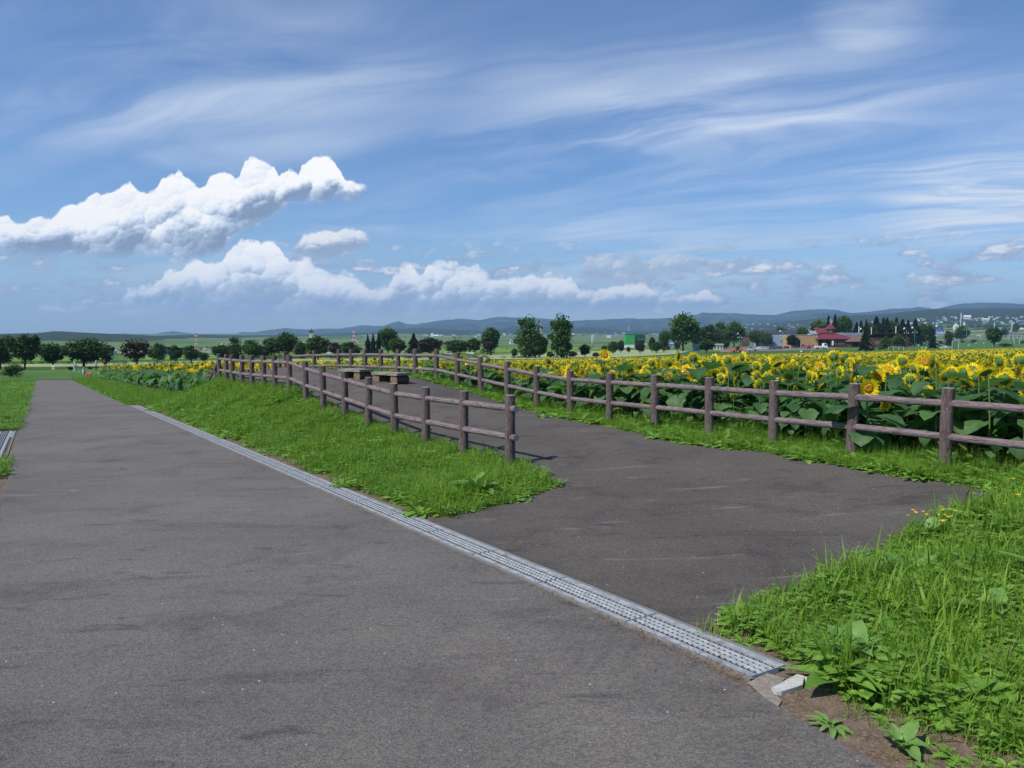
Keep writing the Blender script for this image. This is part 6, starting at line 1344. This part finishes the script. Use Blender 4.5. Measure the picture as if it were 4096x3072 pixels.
for a in [(3841, 1345, 1251, 'tall utility pole behind the round tree, tallest on the right', True), (3582, 1365, 1305, 'white pole above the second red roof', False, 470), (3484, 1375, 1309, 'thin white pole left of the second red roof', False, 470), (3711, 1345, 1299, 'utility pole left of the blue roofed farmhouse', False), (4046, 1340, 1290, 'utility pole near the right photo edge', True),
          (2976, 1372, 1321, 'utility pole in front of the brown house', True), (3320, 1364, 1276, 'utility pole with stay left of the spire roof', True, 480), (3434, 1370, 1305, 'utility pole right of the restaurant', False, 480), (2367, 1391, 1340, 'left one of twin poles before the rice fields', False), (2372, 1391, 1335, 'right one of twin poles before the rice fields', True),
          (3640, 1350, 1311, 'distant pole between two green lamps', True), (3977, 1318, 1290, 'thin distant pole right of the white van', False), (2211, 1396, 1365, 'thin pole between the poplars', False)]: pole(*a)
M_LG = plain('lamp_green', (.06, .32, .20), .5, .4); M_LW = mat('lamp_globe', lambda x: pbsdf(x, (.85, .85, .84), .3, .5))
def lamp(px, base, top, label, Y=None):
    if Y is None: X_, Y_, Z_ = hit(px, base)
    else: a, e = dirA(px, base); X_, Y_ = a * Y, Y; Z_ = z1(X_, Y_)
    H_ = HCAM + dirA(px, top)[1] * Y_ - Z_; k = H_; o = empty('street_lamp', (X_, Y_, Z_), label=label, cat='street lamp', group='green park lamps with two white globes')
    g = G(); g.tube([(0, 0, -.2), (0, 0, H_ * .90)], [.11, .08], 8); g.tube([(-H_ * .11, 0, H_ * .76), (0, 0, H_ * .80), (H_ * .11, 0, H_ * .76)], [.045, .045, .045], 6); g.tube([(0, 0, H_ * .90), (-H_ * .14, 0, H_ * .98)], [.06, .05], 6); link('post', g.mesh('post', [M_LG], True), o)
    for s_ in (-1, 1):
        g = G(); g.tube([(0, 0, -.22), (0, 0, -.12), (0, 0, .05), (0, 0, .16), (0, 0, .22)], [.08, .22, .26, .16, .03], 10); q = link('globe', g.mesh('globe', [M_LW], True), o); q.location = (s_ * H_ * .11, 0, H_ * .72)
    g = G(); g.tube([(-.05, 0, 0), (.05, 0, 0)], [H_ * .055, H_ * .055], 12); q = link('wind_disc', g.mesh('wind_disc', [M_POLE]), o); q.location = (-H_ * .13, 0, H_ * .97); q.rotation_euler = (0, .5, .5)
for a in [(2959, 1386, 1332, 'first green park lamp from the left, behind the orange loader', 400), (3129, 1380, 1322, 'green park lamp behind the black cars', 430), (3451, 1372, 1313, 'green park lamp behind the layered pine', 425), (3625, 1372, 1311, 'shorter green park lamp above the second red roof', 455), (3658, 1371, 1308, 'green park lamp just right of the second red roofed building', 435),
          (3755, 1372, 1301, 'green park lamp near the blue roofed farmhouse', 440), (3866, 1352, 1294, 'green park lamp right of the white oval sign', 520)]: lamp(*a)
# white oval roadside sign with a grey fan emblem on a pole
def oval_sign():
    X_, Y_, Z_ = hit(3822, 1352); k = Y_ / F; o = empty('oval_sign', (X_, Y_, Z_), -.25, label='big white oval sign with a grey fan emblem on an orange foot', cat='sign'); zc = HCAM + dirA(3822, 1311)[1] * Y_ - Z_
    ov = [(11 * k * math.cos(a), zc + 15 * k * math.sin(a)) for a in np.linspace(0, 2 * math.pi, 32, endpoint=False)]; g = G(); g.prism(ov, 'y', -.6, .6); link('panel', g.mesh('panel', [plain('sign_white', (.75, .74, .70), .7)]), o)
    g = G()
    for i in range(5):
        a = rad(40 + 25 * i); c = (1.5 * k + 4.6 * k * math.cos(a), zc - 1 * k + 5.5 * k * math.sin(a)); g.prism([(c[0] + 1.0 * k * math.cos(t) * (1 + abs(math.cos(a))), c[1] + 2.6 * k * math.sin(t)) for t in np.linspace(0, 2 * math.pi, 8, endpoint=False)], 'y', -.66, -.605)
    g.box(-3.2 * k, 6.2 * k, -.66, -.605, zc - 6 * k, zc - 4.6 * k); link('emblem', g.mesh('emblem', [plain('emblem_grey', (.22, .22, .20), .7)]), o)
    g = G(); g.box(-1.0 * k, 1.0 * k, -.3, .3, 0, zc - 14.6 * k); link('post', g.mesh('post', [M_POLE]), o); g = G(); g.box(-5 * k, 5 * k, -.8, .8, 1.2 * k, 7 * k); link('foot_board', g.mesh('foot_board', [plain('board_orange', (.75, .30, .04), .7)]), o)
oval_sign()
# ------------------------------------------------------------------ cones, nets, boards, heap, markers
def cone(px, base, label):
    X_, Y_, Z_ = hit(px, base); s_ = 1.1; o = empty('traffic_cone', (X_, Y_, Z_ + .02), 0, s_ * 21 / F * Y_ / .72, label=label, cat='traffic cone', group='orange cones at the road end')
    mo = plain('cone_orange', (.85, .14, .05), .5, .3, var=.05); g = G(); g.tube([(0, 0, .03), (0, 0, .4), (0, 0, .70)], [.15, .09, .035], 16); link('cone', g.mesh('cone', [mo], True), o); g = G(); g.box(-.19, .19, -.19, .19, 0, .03); link('base', g.mesh('base', [mo]), o)
cone(349, 1509, 'left orange traffic cone beyond the end of the road'); cone(361.5, 1509, 'right orange traffic cone beyond the end of the road')
def netsh(x):
    p = pbsdf(x, (.10, .16, .12), .8); t = x.new('ShaderNodeBsdfTransparent'); m = x.new('ShaderNodeMixShader'); m.inputs[0].default_value = .22; x.nt.links.new(t.outputs[0], m.inputs[1]); x.nt.links.new(p, m.inputs[2]); return m.outputs[0]
M_NETP = plain('net_pole', (.55, .68, .58), .5); M_NET = mat('net', lambda x: netsh(x))
def netframe(px0, px1, base, top, label, posts=4, net=True, dep=3.0):
    X0, Y_, Z_ = hit(px0, base); X1 = dirA(px1, base)[0] * Y_; w = X1 - X0; H_ = HCAM + dirA(px0, top)[1] * Y_ - Z_; o = empty('net_frame', (X0, Y_, z1(X0, Y_)), 0, label=label, cat='net frame'); r = max(.03, Y_ * .00022)
    for i in range(posts): x = w * i / (posts - 1); g = G(); g.tube([(x, 0, -.3), (x, 0, H_)], [r, r], 6); link('pole', g.mesh('pole', [M_NETP]), o)
    g = G(); g.tube([(0, 0, H_), (w, 0, H_)], [r, r], 6); link('crossbar', g.mesh('crossbar', [M_NETP]), o)
    if net: g = G(); g.box(.05, w - .05, .03, .05, .1, H_ - .05); link('net', g.mesh('net', [M_NET]), o)
netframe(454, 515, 1469, 1429, 'tall pale net frame on the left behind the sunflowers', 4)
netframe(4036, 4084, 1364, 1339, 'pale net frame of three bays at the far right', 4); netframe(4057, 4077, 1376, 1352, 'small goal frame in front of the far right net frame', 2); netframe(3808, 3834, 1398, 1363, 'green goal frame at the right field edge', 2)
netframe(2422, 2541, 1430, 1417, 'low thin white rail frame behind the middle of the field', 7, False)
netframe(3554, 3614, 1400, 1388, 'low dark green net between white posts before the right garden trees', 4)
X_, Y_, Z_ = hit(3782, 1393); k = Y_ / F; t = crown_t('shrub', 77, 10)[0]
g = G(); g.add([(26 * k * math.cos(a) * r1_, 14 * k * math.sin(a) * r1_, 10 * k * (1 - r1_) ** .8 * (1 + .25 * math.sin(3 * a))) for r1_ in (1, .7, .35, .05) for a in np.linspace(0, 2 * math.pi, 18, endpoint=False)], [(i * 18 + j, i * 18 + (j + 1) % 18, (i + 1) * 18 + (j + 1) % 18, (i + 1) * 18 + j) for i in range(3) for j in range(18)])
q = link('gravel_heap', g.mesh('gravel_heap', [plain('gravel', (.24, .235, .24), .95, .1, var=.4, sc=2)], True)); q.location = (X_, Y_, Z_); tag(q, 'low grey gravel heap on the right lawn beside the green goal frame', 'gravel heap')
def board(px, base, wpx, hpx, colr, label, leg=.3, cat='sign', name='sign_board'):
    X_, Y_, Z_ = hit(px, base); k = Y_ / F; w, h = wpx * k, hpx * k; o = empty(name, (X_, Y_, Z_), random.uniform(-.2, .2), label=label, cat=cat)
    g = G(); g.box(-w / 2, w / 2, -.03, .03, h * leg, h); link('panel', g.mesh('panel', [plain('board_' + ''.join('%02d' % int(c * 99) for c in colr), colr, .7, var=.05)]), o)
    g = G(); g.box(-w * .35, -w * .25, .031, .07, -.1, h * .95); g.box(w * .25, w * .35, .031, .07, -.1, h * .95); link('legs', g.mesh('legs', [M_POLE]), o); return o
o = board(213, 1479, 13, 9, (.62, .36, .14), 'small orange and white board at the foot of the lower spreading tree', .1)
g = G(); k = Y_ / F; g.box(-.22, .22, -.05, .0, .52, .95); link('white_figure', g.mesh('white_figure', [plain('sign_white', (.75, .74, .70), .7)]), o)
board(3499, 1388, 5, 24, (.80, .84, .80), 'tall white green notice board left of the second red roofed shop', .05); board(3509, 1388, 8, 20, (.70, .78, .74), 'pale notice board pane beside the tall white one', .1)
for (px, b, w, h, lb) in [(3674, 1386, 5, 9, 'white green easel sign right of the second shop'), (3664, 1376, 4, 6, 'small white sign by the lane lamp'), (3702, 1396, 5, 7, 'green white pointed marker at the field edge'), (3688, 1396, 7, 6, 'pair of white square markers at the field edge'), (3680, 1366, 10, 7, 'white board on legs by the lane'), (3205, 1410, 8, 8, 'white green marker at the near lawn edge'), (3245, 1408, 4, 4, 'tiny white marker left of the white truck')]: board(px, b, w, h, (.74, .78, .74), lb)
for i, (px, b) in enumerate([(3764, 1394), (3872, 1384), (3878, 1384), (3904, 1376), (3935, 1376), (3987, 1376), (3922, 1354), (3892, 1364), (3999, 1357), (4041, 1376), (3832, 1385), (3970, 1386), (2697, 1410), (3859, 1350), (293, 1486), (317, 1489), (354, 1499)]):
    X_, Y_, Z_ = hit(px, b); k = Y_ / F; g = G(); g.box(-1.1 * k, 1.1 * k, -.06, .06, 0, 4.5 * k); g.box(-1.3 * k, 1.3 * k, -.08, .08, 4.5 * k, 5.2 * k); q = link('marker_stake', g.mesh('marker_stake', [plain('stake_white', (.72, .76, .72), .7)])); q.location = (X_, Y_, Z_)
    tag(q, 'small white marker stake on the %s lawn, %s' % (('left', '%s from the left edge' % NUMS[i - 14].replace('nearest', 'first')) if i >= 14 else ('right', 'alone in the grass')), 'stake', 'white marker stakes on the %s lawn' % ('left' if i >= 14 else 'right'))
# ================================================================== people
M_SKIN = plain('skin', (.42, .26, .18), .6, .3, var=.05)
def person(px, base, hpx, yaw, pose, cloth, label):
    """a standing, stooping or crouching figure grown from a skeleton with the skin modifier"""
    X_, Y_, Z_ = hit(px, base); s_ = hpx / F * Y_ / dict(stand=1.68, stoop=1.6, crouch=1.05)[pose]
    if pose == 'crouch':
        J = dict(pel=(0, 0, .30), ch=(.22, 0, .68), nk=(.30, 0, .86), hd=(.36, 0, 1.0), kn=(.42, .13, .48), an=(.08, .12, .08), to=(.26, .13, .04), sh=(.24, .19, .78), el=(.44, .22, .58), ha=(.62, .12, .46))
    elif pose == 'stoop':
        J = dict(pel=(-.06, 0, .88), ch=(.10, 0, 1.24), nk=(.18, 0, 1.40), hd=(.26, 0, 1.54), kn=(.03, .10, .48), an=(0, .10, .08), to=(.18, .12, .03), sh=(.12, .19, 1.32), el=(.22, .24, 1.06), ha=(.36, .16, .88))
    else:
        J = dict(pel=(0, 0, .92), ch=(.0, 0, 1.28), nk=(.01, 0, 1.46), hd=(.03, 0, 1.60), kn=(.05, .10, .50), an=(-.03, .11, .08), to=(.14, .13, .03), sh=(.0, .20, 1.38), el=(.0, .26, 1.12), ha=(.12, .22, .92))
    rr = dict(pel=.15, ch=.15, nk=.06, hd=.10, kn=.075, an=.045, to=.045, sh=.07, el=.048, ha=.038); V, E, R_ = [], [], []
    def v(n, s=1): V.append((J[n][0], J[n][1] * s, J[n][2])); R_.append(rr[n]); return len(V) - 1
    p = v('pel'); c = v('ch'); n = v('nk'); h = v('hd'); E += [(p, c), (c, n), (n, h)]; hv = {}
    for s in (-1, 1):
        a, b, t = v('kn', s), v('an', s), v('to', s); V.append((J['pel'][0], .09 * s, J['pel'][2] - .06)); R_.append(.10); hp = len(V) - 1; E += [(p, hp), (hp, a), (a, b), (b, t)]
        q, e, w = v('sh', s), v('el', s), v('ha', s); E += [(c, q), (q, e), (e, w)]
    me = bpy.data.meshes.new('person'); me.from_pydata(V, E, []); o = link('body', me)
    md = o.modifiers.new('skin', 'SKIN'); md.use_smooth_shade = True
    for i, r in enumerate(R_): me.skin_vertices[0].data[i].radius = (r, r)
    me.skin_vertices[0].data[0].use_root = True
    sb = o.modifiers.new('sub', 'SUBSURF'); sb.levels = sb.render_levels = 1
    dg = bpy.context.evaluated_depsgraph_get(); m2 = bpy.data.meshes.new_from_object(o.evaluated_get(dg)); bpy.data.objects.remove(o)
    m2.name = 'person_body'; m2.materials.clear(); top_, trou, hat = cloth; hz, wz = J['nk'][2] - .02, J['pel'][2] - .02
    for mm in (M_SKIN, plain('cloth_' + ''.join('%02d' % int(x * 99) for x in top_), top_, .9, var=.06), plain('cloth_' + ''.join('%02d' % int(x * 99) for x in trou), trou, .9, var=.06)): m2.materials.append(mm)
    ha = Vector((J['ha'][0], abs(J['ha'][1]), J['ha'][2]))
    for f in m2.polygons:
        f.use_smooth = True; c_ = f.center; cc = Vector((c_.x, abs(c_.y), c_.z)); leg = (cc - Vector(J['kn'])).length < .30 or c_.z < wz or (cc - Vector(J['an'])).length < .25
        if pose == 'crouch': leg = c_.z < .34 or (cc - Vector(J['kn'])).length < .17
        f.material_index = 0 if (c_.z > hz or (cc - ha).length < .08) else (2 if leg else 1)
    root = empty('person', (X_, Y_, Z_ + .06), yaw, s_, label=label, cat='person'); link('body', m2, root)
    hd = Vector(J['hd']); g = G(); g.tube([(hd.x, 0, hd.z + .03), (hd.x, 0, hd.z + .05), (hd.x, 0, hd.z + .12), (hd.x - .01, 0, hd.z + .15)], [.16, .12, .10, .04], 12); link('hat', g.mesh('hat', [plain('hat_' + ''.join('%02d' % int(x * 99) for x in hat), hat, .9)], True), root)
    g = G(); g.tube([(hd.x + .095, 0, hd.z - .01), (hd.x + .125, 0, hd.z - .03)], [.014, .02], 6)
    for s in (-1, 1): g.tube([(hd.x, s * .098, hd.z), (hd.x, s * .118, hd.z)], [.026, .02], 6)
    link('face_features', g.mesh('face_features', [M_SKIN], True), root)
    g = G()
    for s in (-1, 1):
        hx = Vector((J['ha'][0], J['ha'][1] * s, J['ha'][2])); d = (hx - Vector((J['el'][0], J['el'][1] * s, J['el'][2]))).normalized()
        for i in range(4): b = hx + d * .03 + Vector((0, (i - 1.5) * .018, 0)); g.tube([b, b + d * .045, b + d * .075 + Vector((.0, 0, -.02))], [.009, .008, .006], 5)
        g.tube([hx + Vector((.02, 0, .01)), hx + Vector((.05, 0, 0)) + d * .02], [.010, .007], 5)
    link('fingers', g.mesh('fingers', [M_SKIN], True), root); return root
WT, CR, BLU, NVY, KH = (.70, .72, .72), (.62, .60, .42), (.25, .42, .60), (.04, .05, .22), (.16, .20, .22)
person(297, 1485, 34, -.2, 'stand', ((.55, .68, .78), WT, CR), 'person in white with a straw hat, leftmost of the standing pair')
person(306, 1485, 37, math.pi + .3, 'stoop', (WT, (.22, .34, .38), CR), 'stooping person in a white shirt and grey trousers beside the one in white')
o = person(333, 1498, 26, -.6, 'crouch', ((.55, .58, .60), WT, (.25, .27, .30)), 'crouching person in white trousers with a grey backpack by the cones')
g = G(); g.box(-.20, -.02, -.17, .17, .42, .82); q = link('backpack', g.mesh('backpack', [plain('backpack', (.10, .12, .16), .9)]), o)
person(344, 1496, 24, math.pi, 'crouch', (NVY, NVY, (.40, .12, .16)), 'crouching person in dark blue with a reddish hat behind the cones')
person(384, 1483, 37, .2, 'stand', ((.52, .60, .72), (.03, .03, .04), WT), 'standing person in a light shirt, dark shorts and a white cap')
person(418, 1471, 30, -.8, 'stand', ((.38, .06, .16), (.05, .05, .07), (.45, .30, .28)), 'person in a dark red top under the thin gappy tree')
person(3250, 1392, 19, 1.0, 'stand', ((.55, .05, .05), (.05, .08, .08), (.60, .45, .25)), 'person in a red shirt with a straw hat behind the red car')
# ================================================================== air
hz = bpy.data.meshes.new('haze'); B_ = 9950.0
g = G(); g.box(-B_, B_, -60, B_ * 1.02, -46, 372)
def hazem():
    m = bpy.data.materials.new('haze'); m.use_nodes = True; t = m.node_tree; t.nodes.clear(); v = t.nodes.new('ShaderNodeVolumePrincipled'); v.inputs['Color'].default_value = (.40, .67, 1.0, 1); v.inputs['Density'].default_value = HAZE; v.inputs['Anisotropy'].default_value = 0.1
    o = t.nodes.new('ShaderNodeOutputMaterial'); t.links.new(v.outputs[0], o.inputs['Volume']); return m
HAZE = 0.95e-4
link('haze', g.mesh('haze', [hazem()]), kind='stuff')
